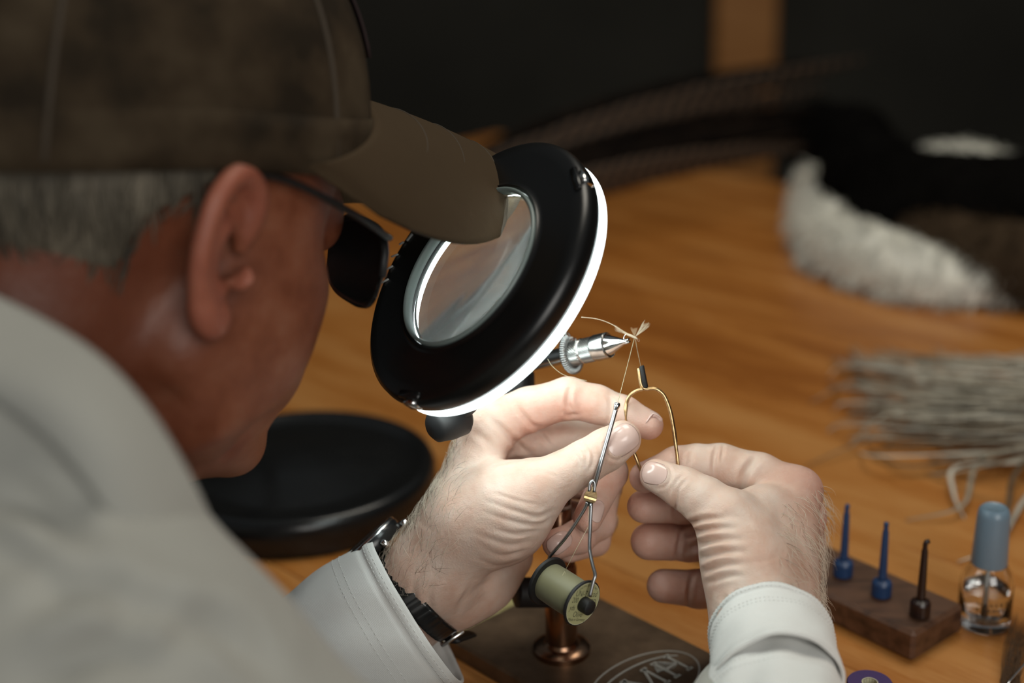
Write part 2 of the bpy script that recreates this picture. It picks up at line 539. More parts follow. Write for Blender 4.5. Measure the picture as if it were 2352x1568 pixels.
# clips on the rim, vent ticks on the face
def lamp_face(px, py, lift=0.0):
    return onplane(px, py, Lc + Ln * (0.0004 - lift), Ln)
for (px, py, rr) in ((1337, 396, .0585), (938, 909, .0585)):
    d = lamp_face(px, py) - Lc
    d = nz(d - Ln * np.dot(d, Ln))
    MB().box(Lc + d * .0668 * k + Ln * .0045, (np.cross(Ln, d), d, Ln), (.0042, .0016, .0035), .0008).build('clip', 'bright_steel', lamp)
    MB().box(Lc + d * .0640 * k + Ln * .0008, (np.cross(Ln, d), d, Ln), (.0080, .0020, .0012), .0008).build('clip_seat', 'black_gloss', lamp)
for (p, q, w) in (((876, 650), (893, 641), 3.2), ((888, 619), (903, 611), 3.0), ((900, 590), (915, 584), 3.2), ((918, 562), (928, 556), 4.0), ((935, 553), (948, 537), 6.5), ((955, 529), (958, 520), 1.6)):
    a = lamp_face(*p); b_ = lamp_face(*q)
    MB().box((a + b_) / 2 - Ln * .0002, (b_ - a, np.cross(Ln, b_ - a), Ln), (np.linalg.norm(b_ - a) / 2, w * sc_ * .6, .0005), .0002).build('vent_mark', 'pale_plastic', lamp)
# hinge knob below the head
kn = at(1032, 968, 0.705)
MB().lathe([(1e-6, -.011), (.006, -.0105), (.0085, -.008), (.0092, 0), (.0085, .008), (.006, .0105), (1e-6, .011)], kn, camvec(.8, .2, -.6), 32).build('hinge_knob', 'black_soft', lamp)
MB().tube(spline([kn, at(1080, 930, .70), Lc + Ln * .012 + nz(at(1060, 900, LD) - Lc) * .05], 10), .004, 12).build('hinge_arm', 'black_soft', lamp)
# weighted base and bent neck
Bc = ground(690, 1135)
prof = [(1e-6, .032), (.012, .0315), (.034, .029), (.066, .0235), (.083, .0222), (.0865, .0250), (.0905, .0260), (.094, .0245), (.0965, .019), (.097, .004), (.095, 0), (1e-6, 0)]
MB().lathe(prof, Bc, (0, 0, 1), 96).build('base', 'black_gloss', lamp, sharp=60)
nb = ground(575, 1060)
nb[2] = .022
rim = Lc - CAMX * .035 + CAMY * .05 + Ln * .008
rim = Lc + nz((rim - Lc) - Ln * np.dot(rim - Lc, Ln)) * .059 * k + Ln * .009
MB().tube(spline([nb, at(578, 900, 1.0), at(590, 650, .92), at(690, 430, .82), at(850, 380, .72), rim], 60), .0062, 14).build('neck', 'black_soft', lamp)
MB().lathe([(.013, 0), (.013, .012), (.010, .016), (.0065, .018)], nb, (0, 0, 1), 32).build('neck_socket', 'black_soft', lamp)

# ------------------------------------------------------------------ fly-tying vise
VD = 0.738
Vax = nz(at(1442, 783, VD - .013) - at(1270, 822, VD + .014))     # towards the jaw tip
vtip = at(1440, 783, VD - .013)
ctr = ground(1290, 1492, .012)
vise = thing('tying_vise', 'steel rotary fly-tying vise on a brown metal pedestal base', 'vise', (ctr[0], ctr[1], 0))
vs = VD / FPX
def vp(z): return vtip - Vax * z
# collet cone with a slit, sleeve, knurled body, shaft
MB().lathe([(1e-6, -.0002), (.0011, 0), (.0014, .0016), (.0043, .0080), (.0055, .0108), (.0057, .0130), (.003, .0145)], vp(0), -Vax, 40).build('jaw_cone', 'bright_steel', vise, sharp=40)
MB().lathe([(.0057, .0120), (.0064, .0110), (.0069, .0114), (.0070, .0185), (.0067, .0197), (.0045, .0197), (.0057, .0180)], vp(0), -Vax, 48, closed=True).build('jaw_sleeve', 'steel', vise, sharp=40)
for s in (-1, 1):
    r_, u_, n_ = basis(Vax)
    MB().box(vp(.0008) + u_ * s * .0007, (Vax, r_, u_), (.0022, .0011, .00045), .0001).build('jaw_tip', 'steel', vise)
# knurl as real crossed ridges
kb = MB()
z0, z1 = .0195, .0345
nr, nzs = 56, 22
def kn_r(j, i):
    return .0063 + .00034 * ((i + j) % 2)
r_, u_, n_ = basis(-Vax)
Vv = []; Ff = []
for i in range(nzs + 1):
    z = z0 + (z1 - z0) * i / nzs
    for j in range(nr):
        a = 2 * math.pi * j / nr
        rr = kn_r(j, i) if i not in (11, 12) else .0060
        Vv.append(vp(0) + (r_ * math.cos(a) + u_ * math.sin(a)) * rr - Vax * z)
for i in range(nzs):
    for j in range(nr):
        j2 = (j + 1) % nr
        Ff.append((i * nr + j, i * nr + j2, (i + 1) * nr + j2, (i + 1) * nr + j))
kb.add(Vv, Ff)
kb.build('knurled_body', 'knurled_steel', vise, smooth=False)
MB().lathe([(.0064, 0), (.0068, .0005), (.0064, .001)], vp(.0265), -Vax, 48).build('groove_ring', 'bright_steel', vise)
MB().lathe([(.0052, 0), (.0052, .004), (.0044, .005), (.0044, .055), (.003, .056)], vp(.0345), -Vax, 40).build('shaft', 'steel', vise, sharp=40)
# material spring wound round the body
cc = vp(.0335); r_, u_, n_ = basis(Vax, CAMY)
pts = []
turns = 46
for i in range(turns * 9 + 1):
    t = i / (turns * 9)
    a = math.radians(118) + t * math.radians(300)
    rad_dir = r_ * math.cos(a) + u_ * math.sin(a)
    ph = 2 * math.pi * turns * t
    pts.append(cc + rad_dir * (.0089 + .0019 * math.cos(ph)) + n_ * (.0019 * math.sin(ph) - .0024 * t))
MB().tube(pts, .00034, 5).build('material_spring', 'spring_steel', vise)
for (a_, dz) in ((118, 0), (112, -.0022)):
    c0 = cc + (r_ * math.cos(math.radians(a_ - 12)) + u_ * math.sin(math.radians(a_ - 12))) * .0092 + n_ * dz
    MB().tube([c0 + r_ * .0022 * math.cos(t) + u_ * .0022 * math.sin(t) for t in np.linspace(0, 2 * math.pi, 17)], .00036, 6).build('spring_hook', 'spring_steel', vise)
# head clamp, stem, collar
hd = vp(.066)
stem_top = np.array([ctr[0], ctr[1], hd[2] - .004])
shaft_end = np.array([ctr[0], ctr[1], hd[2]])
MB().lathe([(.0085, -.012), (.0095, -.010), (.0095, .010), (.0085, .012)], vp(.082), Vax, 32).build('rotary_hub', 'black_soft', vise, sharp=40)
MB().box(vp(.075) + np.array([0, 0, -.012]), (Vax * [1, 1, 0], np.cross(Vax * [1, 1, 0], (0, 0, 1)), (0, 0, 1)), (.012, .0075, .011), .002).build('head_clamp', 'black_soft', vise)
q0 = vp(.075) + np.array([0, 0, -.018])
MB().tube(spline([q0, (q0 * .45 + np.array([ctr[0], ctr[1], q0[2] - .02]) * .55), (ctr[0], ctr[1], q0[2] - .045), (ctr[0], ctr[1], .10)], 14), .0062, 20).build('stem_elbow', 'steel', vise)
MB().lathe([(.0064, .008), (.0064, .115)], (ctr[0], ctr[1], 0), (0, 0, 1), 32).build('stem', 'copper', vise)
MB().lathe([(.0158, .010), (.0158, .0145), (.0135, .0162), (.0100, .0168), (.0088, .0185), (.0088, .064), (.0078, .066), (.0065, .0665)], (ctr[0], ctr[1], 0), (0, 0, 1), 40).build('stem_collar', 'copper', vise, sharp=30)
MB().lathe([(.0082, -.004), (.0082, .014), (.006, .0152), (1e-6, .0155)], np.array([ctr[0], ctr[1], .048]) + camvec(-.9, .05, .3) * .011, camvec(-.9, .05, .3), 24).build('collar_screw', 'black_soft', vise, sharp=30)
# pedestal slab
Lg = ground(1070, 1488, .0115); Bg = ground(1295, 1328, .0115); Sg = ground(1640, 1500, .0115)
e1 = nz((Sg - Bg) * [1, 1, 0]); e2 = np.array([-e1[1], e1[0], 0])
W2 = np.dot(Bg - Lg, e2); LEN = .155
c_ = Bg + e1 * LEN / 2 - e2 * W2 / 2
base_top = .0115
MB().box((c_[0], c_[1], base_top / 2), (e1, e2, (0, 0, 1)), (LEN / 2, W2 / 2, base_top / 2), .0014).build('pedestal_base', 'bronze_plate', vise, smooth=False)
# engraved oval and letters H M H: stems run along e1, the line of writing along e2
lo = ground(1482, 1566, base_top)
def lp(x, y, z=.0003): return lo + e2 * x - e1 * y + np.array([0, 0, z])
def strokes(name, segs, w):
    mb = MB()
    for (x0, y0, x1, y1) in segs:
        a = lp(x0, y0, 0); b_ = lp(x1, y1, 0)
        mb.box((a + b_) / 2, (b_ - a, np.cross(b_ - a, (0, 0, 1)), (0, 0, 1)), (np.linalg.norm(b_ - a) / 2, w, .0004))
    return mb.build(name, 'engraving', vise, smooth=False)
def oval(name, rx, ry, w, a0=0, a1=360, dx=0, dy=0):
    mb = MB()
    n = 72
    for i in range(n):
        t0 = math.radians(a0 + (a1 - a0) * i / n); t1 = math.radians(a0 + (a1 - a0) * (i + 1) / n)
        a = lp(dx + rx * math.cos(t0), dy + ry * math.sin(t0), 0); b_ = lp(dx + rx * math.cos(t1), dy + ry * math.sin(t1), 0)
        mb.box((a + b_) / 2, (b_ - a, np.cross(b_ - a, (0, 0, 1)), (0, 0, 1)), (np.linalg.norm(b_ - a) / 2 * 1.03, w, .0003))
    return mb.build(name, 'engraving', vise, smooth=False)
oval('engraved_oval', .036, .0215, .00045)
oval('engraved_oval', .033, .0155, .0006, 20, 160, 0, -.001)
h = .0085
def Hs(x): return [(x - .005, -h, x - .005, h), (x + .005, -h, x + .005, h), (x - .005, 0, x + .005, 0)] + [(x + s * .005 - .0022, y, x + s * .005 + .0022, y) for s in (-1, 1) for y in (-h, h)]
strokes('engraved_letter', Hs(-.021), .0009)
strokes('engraved_letter', Hs(.021), .0009)
strokes('engraved_letter', [(-.008, -h, -.008, h), (.008, -h, .008, h), (-.008, h, 0, -h * .7), (.008, h, 0, -h * .7)] + [(s * .008 - .0022, y, s * .008 + .0022, y) for s in (-1, 1) for y in (-h, h)], .0009)
mb = MB()
for i in range(9):
    t = np.linspace(0, 1, 9)
    P = [lp(.011 + .012 * x + .0004 * i, .001 + (.0075 - .0013 * i) * math.sin(x * 3.0) , .0002) for x in t]
    mb.tube(P, .0003, 4)
mb.build('engraved_fish', 'engraving', vise)

# ------------------------------------------------------------------ the fly on its hook
fly = thing('dry_fly', 'half-tied pale fly with feather wing held in the vise jaws', 'fly', at(1452, 776, VD - .016))
fs = VD / FPX
FD = VD - .016
def fp(px, py, dz=0): return at(px, py, FD + dz)
hookm = 'bright_steel'
MB().tube(spline([fp(1441, 786), fp(1433, 778), fp(1436, 769), fp(1447, 768), fp(1458, 774), fp(1463, 777)], 24), .00022, 6).build('hook', hookm, fly)
MB().tube([fp(1466.5, 781) + CAMX * .0006 * math.cos(t) + CAMY * .0006 * math.sin(t) for t in np.linspace(0, 6.28, 15)], .0002, 6).build('hook_eye', 'copper', fly)
mat('fly_pale', (0.6, 0.5, 0.36), 0.6); mat('fly_tan', (0.42, 0.28, 0.16), 0.7)
MB().tube(spline([fp(1430, 761), fp(1440, 767), fp(1450, 771), fp(1459, 775), fp(1464, 778)], 16), [.0003 + .0004 * math.sin(i / 15 * 3.1) for i in range(16)], 8).build('body_wrap', 'fly_pale', fly)
rf = random.Random(8)
def fibres(name, root, ends, n, r, m_, bend=0.3):
    mb = MB()
    for i in range(n):
        t = i / max(n - 1, 1)
        e = np.asarray(ends[0]) * (1 - t) + np.asarray(ends[1]) * t
        L_ = rf.uniform(.8, 1.05)
        a = fp(*root); b_ = fp(root[0] + (e[0] - root[0]) * L_, root[1] + (e[1] - root[1]) * L_, rf.uniform(-.002, .002))
        mid = (a + b_) / 2 + CAMY * rf.uniform(-.0004, .0004)
        mb.tube(spline([a, mid, b_], 6), [r, r, r, r * .8, r * .6, r * .3], 4)
    return mb.build(name, m_, fly)
fibres('wing_fibres', (1460, 772), ((1479, 735), (1496, 746)), 22, .00012, 'fly_pale')
fibres('hackle_fibres', (1458, 772), ((1447, 752), (1466, 750)), 16, .0001, 'fly_tan')
fibres('tail_fibres', (1446, 768), ((1412, 746), (1410, 758)), 12, .0001, 'fly_pale')
MB().tube(spline([fp(1444, 768), fp(1424, 756), fp(1400, 742), fp(1370, 732), fp(1335, 728)], 24), .00018, 5).build('tippet', 'fly_pale', fly)
for o in COL.objects:
    if o.name.split('.')[0] in ('wing_fibres', 'hackle_fibres', 'tail_fibres'):
        o['kind'] = 'stuff'
# ------------------------------------------------------------------ bobbin holder with its spool of thread
BD = 0.689
bs = BD / FPX
bob = thing('thread_bobbin', 'steel bobbin holder with wire arms and a brass collar hanging before the fingers', 'bobbin', at(1345, 1370, BD))
def bp_(px, py, dz=0.0): return at(px, py, BD + dz)
tip = bp_(1416, 934, .006); low = bp_(1352, 1162, .001)
MB().tube([tip, tip * .97 + low * .03, tip * .5 + low * .5, low], [.00115] * 4, 16).build('tube', 'bobbin_steel', bob)
ax_ = nz(tip - low)
MB().lathe([(.0007, .0022), (.0012, .0021), (.00165, .0012), (.0016, 0), (.0012, -.0012), (.0011, -.002)], tip, ax_, 20).build('tube_lip', 'bright_steel', bob)
# collar clamp
cm = bp_(1356, 1140)
sx = nz(CAMX - ax_ * np.dot(CAMX, ax_)); sy = np.cross(ax_, sx)
mb = MB()
V = []
for (h_, w_, d_) in ((-.0026, .0026, .0020), (-.0014, .0030, .0024), (-.0004, .0030, .0024), (0, .0032, .0026), (.0008, .0030, .0024), (.0030, .0022, .0019)):
    for (a, b_) in ((1, 1), (-1, 1), (-1, -1), (1, -1)):
        V.append(cm + ax_ * h_ + sx * a * w_ + sy * b_ * d_)
F = [(i * 4 + j, i * 4 + (j + 1) % 4, i * 4 + 4 + (j + 1) % 4, i * 4 + 4 + j) for i in range(5) for j in range(4)] + [(3, 2, 1, 0), (20, 21, 22, 23)]
mb.add(V, F)
mb.build('collar', 'brass', bob, smooth=False)
# wire loop above the collar
MB().tube(spline([bp_(1353, 1128, -.0022), bp_(1355, 1112, -.0022), bp_(1361, 1104, -.0022), bp_(1366, 1110, -.0022), bp_(1365, 1130, -.0022)], 20), .00075, 10).build('wire_loop', 'bobbin_steel', bob)
# spool
Sn = nz(CAMX * .67 - CAMY * .33 - CAMZ * .667)          # outward normal of the label face (towards the camera)
Sc = bp_(1339, 1386, -.008)
SR = 57 * (BD - .008) / FPX
SL = 122 * (BD - .004) / FPX
MB().tube(spline([bp_(1349, 1152, -.001), bp_(1343, 1168), bp_(1318, 1208, .002), bp_(1298, 1236, .004), bp_(1276, 1262, .008), bp_(1264, 1276, .010), bp_(1260, 1286, .0105)] + [Sc - Sn * (SL + .003) + CAMY * .003, Sc - Sn * (SL + .001)], 40), .00085, 10).build('arm', 'bobbin_steel', bob)
MB().tube(spline([bp_(1358, 1154, -.001), bp_(1356, 1200, -.003), bp_(1354, 1250, -.006), bp_(1356, 1272, -.008), bp_(1362, 1300, -.011), bp_(1367, 1320, -.013), bp_(1363, 1335, -.0135), bp_(1354, 1370, -.0135)], 40), .00088, 10).build('arm', 'bobbin_steel', bob)
for s_, nm in ((1, 0), (-1, 1)):
    o_ = Sc if s_ > 0 else Sc - Sn * SL
    MB().lathe([(1e-6, .0054), (.0032, .0054), (.0038, .0049), (.0039, .001), (.0039, -.001)], o_, Sn * s_, 32).build('foot', 'black_soft', bob, sharp=40)
spool = thing('thread_spool', 'spool of olive thread with printed paper label in the bobbin', 'spool', Sc - Sn * SL / 2)
for s_ in (1, -1):
    o_ = Sc if s_ > 0 else Sc - Sn * SL
    k_ = 1.0 if s_ > 0 else 1.06
    MB().lathe([(.003, -.0022), (SR * .8 * k_, -.0022), (SR * .96 * k_, -.0019), (SR * k_, -.0012), (SR * k_, -.0004), (SR * .965 * k_, 0), (SR * .945 * k_, -.0003), (.003, -.0003)], o_, Sn * s_, 72).build('flange', 'black_soft', spool, sharp=40)
RT = SR * .80
tw = []
nw = 90
for i in range(nw + 1):
    z = -.002 - (SL - .004) * i / nw
    bulge = RT * (1 + .02 * math.sin(math.pi * i / nw))
    tw.append((bulge + (.00011 if i % 2 else -.00011), z))
MB().lathe([(.004, tw[0][1])] + tw + [(.004, tw[-1][1])], Sc, Sn, 72).build('thread_winding', 'thread_olive', spool)
MB().lathe([(.0028, .0), (SR * .93, .0)], Sc + Sn * .00005, Sn, 72, caps=False).build('label', 'label_paper', spool)
MB().lathe([(SR * .915, .0), (SR * .935, .0)], Sc + Sn * .00009, Sn, 72, caps=False).build('label_border', 'label_edge', spool)
# print on the label
su = nz(CAMY - Sn * np.dot(CAMY, Sn)); sr = np.cross(su, Sn)
ang = math.radians(-9)
su, sr = su * math.cos(ang) - sr * math.sin(ang), sr * math.cos(ang) + su * math.sin(ang)
def text_mesh(name, body, size, place, material, parent, squeeze=0.8, shear=0.0, mapper=None):
    cu = bpy.data.curves.new(name, 'FONT')
    cu.body = body; cu.size = size; cu.align_x = 'CENTER'; cu.align_y = 'CENTER'; cu.shear = shear
    cu.resolution_u = 3; cu.offset = -.012 * size
    tmp = bpy.data.objects.new(name, cu); COL.objects.link(tmp)
    bpy.context.view_layer.update()
    dg = bpy.context.evaluated_depsgraph_get()
    me = bpy.data.meshes.new_from_object(tmp.evaluated_get(dg))
    bpy.data.objects.remove(tmp)
    n = len(me.vertices); co = np.empty(n * 3, np.float32); me.vertices.foreach_get('co', co); co = co.reshape(-1, 3)
    W = np.array([place(x * squeeze, y) for x, y, _ in co], np.float32)
    me.vertices.foreach_set('co', W.ravel()); me.update()
    return link(name, me, material, parent, smooth=False)
def slp(cx, cy):
    return lambda x, y: Sc + Sn * .00013 + sr * (cx + x) + su * (cy + y)
k_ = SR
for (body, x, y, size, sq) in (('UNI-Thread', .0, .43, .38, .72), ('200', -.58, .14, .34, .72), ('3/0', .0, .12, .3, .7), ('72D', .56, .08, .34, .72), ('yds', -.58, -.19, .34, .72), ('8/0W', .48, -.22, .32, .72), ('Olive', -.08, -.48, .36, .78), ('Made in Germany', -.04, -.70, .2, .74)):
    text_mesh('print', body, size * k_, slp(x * k_, y * k_), 'print_black', spool, sq)
def arc_place(x, y):
    a = -x / (.80 * k_) + 0.0
    r = .81 * k_ + y
    return Sc + Sn * .00013 + sr * r * math.sin(-a) + su * r * math.cos(-a)
text_mesh('print', 'UNI PRODUCTS INC.', .13 * k_, arc_place, 'print_black', spool, 1.0)
# thread from the spool up the tube and on to the fly
thr = thing('tying_thread', 'fine olive thread running from the spool through the tube to the fly', 'thread', at(1424, 905, BD + .008))
MB().tube([tip, bp_(1424, 905, .010), fp(1457, 777)], .00016, 5).build('upper_strand', 'thread_line', thr)
s0 = Sc - Sn * SL * .42 + CAMY * RT * 1.01
MB().tube([bp_(1297, 1312, -.002), bp_(1325, 1258, -.004), bp_(1352, 1208, -.003), bp_(1353, 1160, -.0005)], .00013, 5).build('lower_strand', 'thread_line', thr)
MB().tube(spline([s0 - CAMX * .001 - CAMY * .001, bp_(1292, 1322, -.004), bp_(1297, 1312, -.002), bp_(1298, 1318, -.003)], 12), .00013, 5).build('loose_loop', 'thread_line', thr)

MB().tube(spline([fp(1258, 824), fp(1268, 840), fp(1290, 858), fp(1318, 868), fp(1348, 874)], 20), .00013, 5).build('loose_end', 'thread_line', thr)

# ------------------------------------------------------------------ hackle pliers
PD = 0.717
hp = thing('hackle_pliers', 'brass wire hackle pliers with a black sleeve on one jaw between both hands', 'pliers', at(1497, 960, PD))
def pp_(px, py, dz=0.0): return at(px, py, PD + dz)
WR = 4.4 * PD / FPX
arch = [pp_(1467, 845), pp_(1470, 872), pp_(1474, 887), pp_(1482, 893), pp_(1500, 892), pp_(1512, 896), pp_(1526, 910), pp_(1538, 940), pp_(1545, 975), pp_(1551, 1015), pp_(1556, 1052), pp_(1558, 1085)]
MB().tube(spline(arch, 60), WR, 12).build('jaw_wire', 'brass', hp)
arch = [pp_(1477, 893, -.0012), pp_(1462, 897, -.0012), pp_(1447, 908, -.001), pp_(1439, 926), pp_(1437, 948), pp_(1440, 985, .001), pp_(1450, 1025, .001), pp_(1461, 1052), pp_(1476, 1090)]
MB().tube(spline(arch, 50), WR, 12).build('jaw_wire', 'brass', hp)
MB().tube([pp_(1473, 840, -.0012), pp_(1474, 842, -.0012), pp_(1483, 888, -.0012), pp_(1483.5, 890, -.0012)], [WR * 1.2, WR * 1.35, WR * 1.35, WR * 1.1], 14).build('jaw_sleeve', 'black_soft', hp)
MB().tube(spline([pp_(1530, 915, .0008), pp_(1541, 945, .0008), pp_(1549, 985, .0008), pp_(1553, 1015, .0008)], 30), WR * .75, 8).build('grip_wrap', 'black_soft', hp)
MB().tube([pp_(1472, 842, -.001), fp(1463, 800), fp(1459, 776)], .00009, 4).build('held_fibre', 'thread_line', hp)
# ------------------------------------------------------------------ block with three posts
f0 = ground(2095, 1524); r0 = ground(2205, 1450)
d1 = nz(ground(1880, 1420) - f0); d2 = np.array([-d1[1], d1[0], 0]); 
if np.dot(r0 - f0, d2) < 0: d2 = -d2
bw = np.dot(r0 - f0, d2); BLEN = .165; BH = .0185
bc = f0 + d1 * BLEN / 2 + d2 * bw / 2
blk = thing('tool_block', 'dark stained wooden block holding three upright nozzle caps', 'wood block', bc)
MB().box((bc[0], bc[1], BH / 2 + .0002), (d1, d2, (0, 0, 1)), (BLEN / 2, bw / 2, BH / 2), .0022).build('block_body', 'dark_block_wood', blk, smooth=False)
for i_, (px, py, mt, colr, lab, top, bend) in enumerate((
        (1936, 1322, 'blue_plastic', 0, 'bright blue nozzle cap standing farthest from the bottle', .0465, .5),
        (2024, 1368, 'blue_plastic', 0, 'dark blue nozzle cap in the middle of the wooden block', .047, .1),
        (2112, 1414, 'brown_plastic', 1, 'dark brown nozzle cap standing nearest the glass bottle', .047, 1.0))):
    c = ground(px, py, BH)
    t = thing('nozzle_cap', lab, 'cap', c, 'caps on the block')
    mb = MB()
    Vv = []; Ff = []; nr = 40
    for (r_, z_) in ((.0050, .0005), (.0056, .001), (.0056, .0085), (.0050, .0098), (.0036, .0104), (.0021, .0112)):
        for j in range(nr):
            a = 2 * math.pi * j / nr
            rr = r_ + (.00016 if (j % 2 and .0009 < z_ < .009) else 0)
            Vv.append((c[0] + rr * math.cos(a), c[1] + rr * math.sin(a), c[2] + z_))
    for i in range(5):
        for j in range(nr):
            j2 = (j + 1) % nr
            Ff.append((i * nr + j, i * nr + j2, i * nr + nr + j2, i * nr + nr + j))
    Ff.append(tuple(range(nr))); Ff.append(tuple(5 * nr + j for j in range(nr)))
    mb.add(Vv, Ff).build('cap_skirt', mt, t, sharp=25)
    hgt = top
    P = [c + np.array([0, 0, z]) for z in (.0105, .0125, .022, hgt - .006, hgt - .0045, hgt - .002)]
    P += [c + np.array([.0004 * bend, 0, hgt - .0008]), c + np.array([.0022 * bend, 0, hgt])]
    MB().tube(P, [.0028, .0024, .0023, .0018, .0013, .0014, .0015, .0012], 14).build('nozzle', mt, t)
# ------------------------------------------------------------------ bottle of clear lacquer
bo = ground(2258, 1430)
bt = thing('lacquer_bottle', 'small clear glass bottle of lacquer with tall grey-blue cap', 'bottle', bo)
GR = .0150
outp = [(1e-6, .0003), (GR * .8, .0003), (GR * .97, .001), (GR, .003), (GR, .0265), (GR * .97, .030), (GR * .86, .0345), (GR * .66, .0385), (GR * .48, .0405), (GR * .45, .0460)]
inp = [(GR * .38, .0460), (GR * .40, .0400), (GR * .58, .0370), (GR * .76, .0335), (GR * .86, .0295), (GR * .885, .0265), (GR * .885, .0075), (GR * .80, .0058), (1e-6, .0055)]
MB().lathe(outp + inp, bo, (0, 0, 1), 56).build('bottle_glass', 'glass', bt)
MB().lathe([(1e-6, .00545), (GR * .79, .0057), (GR * .878, .0075), (GR * .878, .0232), (GR * .87, .0240), (1e-6, .0236)], bo, (0, 0, 1), 56).build('lacquer', 'liquid', bt)
MB().lathe([(1e-6, .0385), (GR * .5, .0385), (.0098, .0390), (.0101, .0400), (.0090, .0690), (.0082, .0728), (.0066, .0742), (.0060, .0738), (1e-6, .0738)], bo, (0, 0, 1), 48).build('bottle_cap', 'cap_blue_grey', bt, sharp=60)
MB().tube([bo + np.array([0, 0, .040]), bo + np.array([0, 0, .014])], .0011, 10).build('brush_stem', 'pale_plastic', bt)
MB().tube([bo + np.array([0, 0, .014]), bo + np.array([0, 0, .0068])], [.0012, .0016], 10).build('brush_tip', 'print_black', bt)
rp = random.Random(3)
mb = MB()
for row, z in enumerate((.0200, .0165, .0128)):
    a = math.radians(-128) ; 
    while a < math.radians(-52):
        w = rp.uniform(.05, .14)
        n_ = 4
        for q in range(n_):
            a0 = a + w * q / n_; a1 = a + w * (q + .7) / n_
            hh = rp.uniform(.0006, .0011)
            mb.add([(bo[0] + (GR + .0001) * math.cos(x), bo[1] + (GR + .0001) * math.sin(x), bo[2] + z + y) for x, y in ((a0, -hh), (a1, -hh), (a1, hh), (a0, hh))], [(0, 1, 2, 3)])
        a += w + rp.uniform(.05, .12)
mb.build('bottle_print', 'print_black', bt, smooth=False)
# ------------------------------------------------------------------ purple spool, ruler, needle, hair tuft
ps = ground(1998, 1566, .019); 
t = thing('purple_spool', 'thread spool standing on end with a dark purple label', 'spool', (ps[0], ps[1], 0))
MB().lathe([(.0036, .0188), (.0036, .0004)], (ps[0], ps[1], 0), (0, 0, 1), 32, caps=False).build('core', 'label_edge', t)
for z in (.0004, .0168):
    MB().lathe([(.0036, z), (.0112, z), (.0118, z + .0006), (.0118, z + .0014), (.0112, z + .002), (.0036, z + .002)], (ps[0], ps[1], 0), (0, 0, 1), 48, closed=True).build('flange', 'black_soft', t, sharp=40)
MB().lathe([(.0038, .0190), (.0113, .0190)], (ps[0], ps[1], 0), (0, 0, 1), 48, caps=False).build('label', 'purple_print', t)
MB().lathe([(.0036, .0191), (.0038, .0194), (.0042, .0191)], (ps[0], ps[1], 0), (0, 0, 1), 32, caps=False).build('hole_rim', 'label_edge', t)
MB().lathe([(.0040, .0025), (.0092, .0028), (.0092, .0164), (.0040, .0167)], (ps[0], ps[1], 0), (0, 0, 1), 48, caps=False).build('thread_winding', 'purple_print', t)

q = [ground(*p) for p in ((1044, 1489), (1186, 1388))]
dr = nz(q[1] - q[0]); pr = np.array([-dr[1], dr[0], 0])
L_ = np.linalg.norm(q[1] - q[0]) / 2 + .012
c = (q[0] + q[1]) / 2 + dr * .006 + pr * .0
rul = thing('wooden_ruler', 'short yellow-green wooden ruler lying beside the vise base', 'ruler', c)
MB().box((c[0], c[1], .0016), (dr, pr, (0, 0, 1)), (L_, .0085, .0014), .0005).build('stick', 'ruler_yellow', rul, smooth=False)
mb = MB()
for i in range(18):
    p_ = c + dr * (-L_ + .004 + i * (2 * L_ - .008) / 17) + pr * (.0085 - (.002 if i % 2 else .0032)) 
    mb.box((p_[0], p_[1], .00305), (dr, pr, (0, 0, 1)), (.0002, .002 if i % 2 else .0032, .00005))
mb.build('graduation_marks', 'print_black', rul, smooth=False)

nd0 = ground(2305, 1580, .001); nd1 = ground(2375, 1500, .014)
nt = thing('bodkin_needle', 'thin bright steel bodkin needle leaning beside a brown hair tuft', 'needle', nd0)
MB().tube([nd0, nd0 * .8 + nd1 * .2, nd1, nd1 * 1.6 - nd0 * .6], [.0001, .0005, .0006, .0006], 10).build('shaft', 'bright_steel', nt)
e_ = nd1 * 1.6 - nd0 * .6
MB().tube([e_, e_ + (nd1 - nd0) * .2, e_ + (nd1 - nd0) * 1.4], [.0015, .0028, .0024], 14).build('handle', 'brass', nt)
mat('brown_hair', (0.1, 0.05, 0.02), 0.6)
ht = thing('hair_tuft', 'loose tuft of fine brown hair on the planks beside the bottle', 'hair tuft', ground(2330, 1540))
mb = MB(); rh = random.Random(5)
for i in range(80):
    a = ground(2318 + rh.uniform(-22, 26), 1565 + rh.uniform(-5, 40), .0008)
    b_ = ground(2352 + rh.uniform(-30, 40), 1400 + rh.uniform(0, 60), rh.uniform(.001, .006))
    m_ = (a + b_) / 2 + np.array([rh.uniform(-.004, .002), 0, rh.uniform(.002, .008)])
    mb.tube(spline([a, m_, b_], 7), [.00014] * 5 + [.0001, .00004], 4)
o = mb.build('hair_strands', 'brown_hair', ht); o['kind'] = 'stuff'

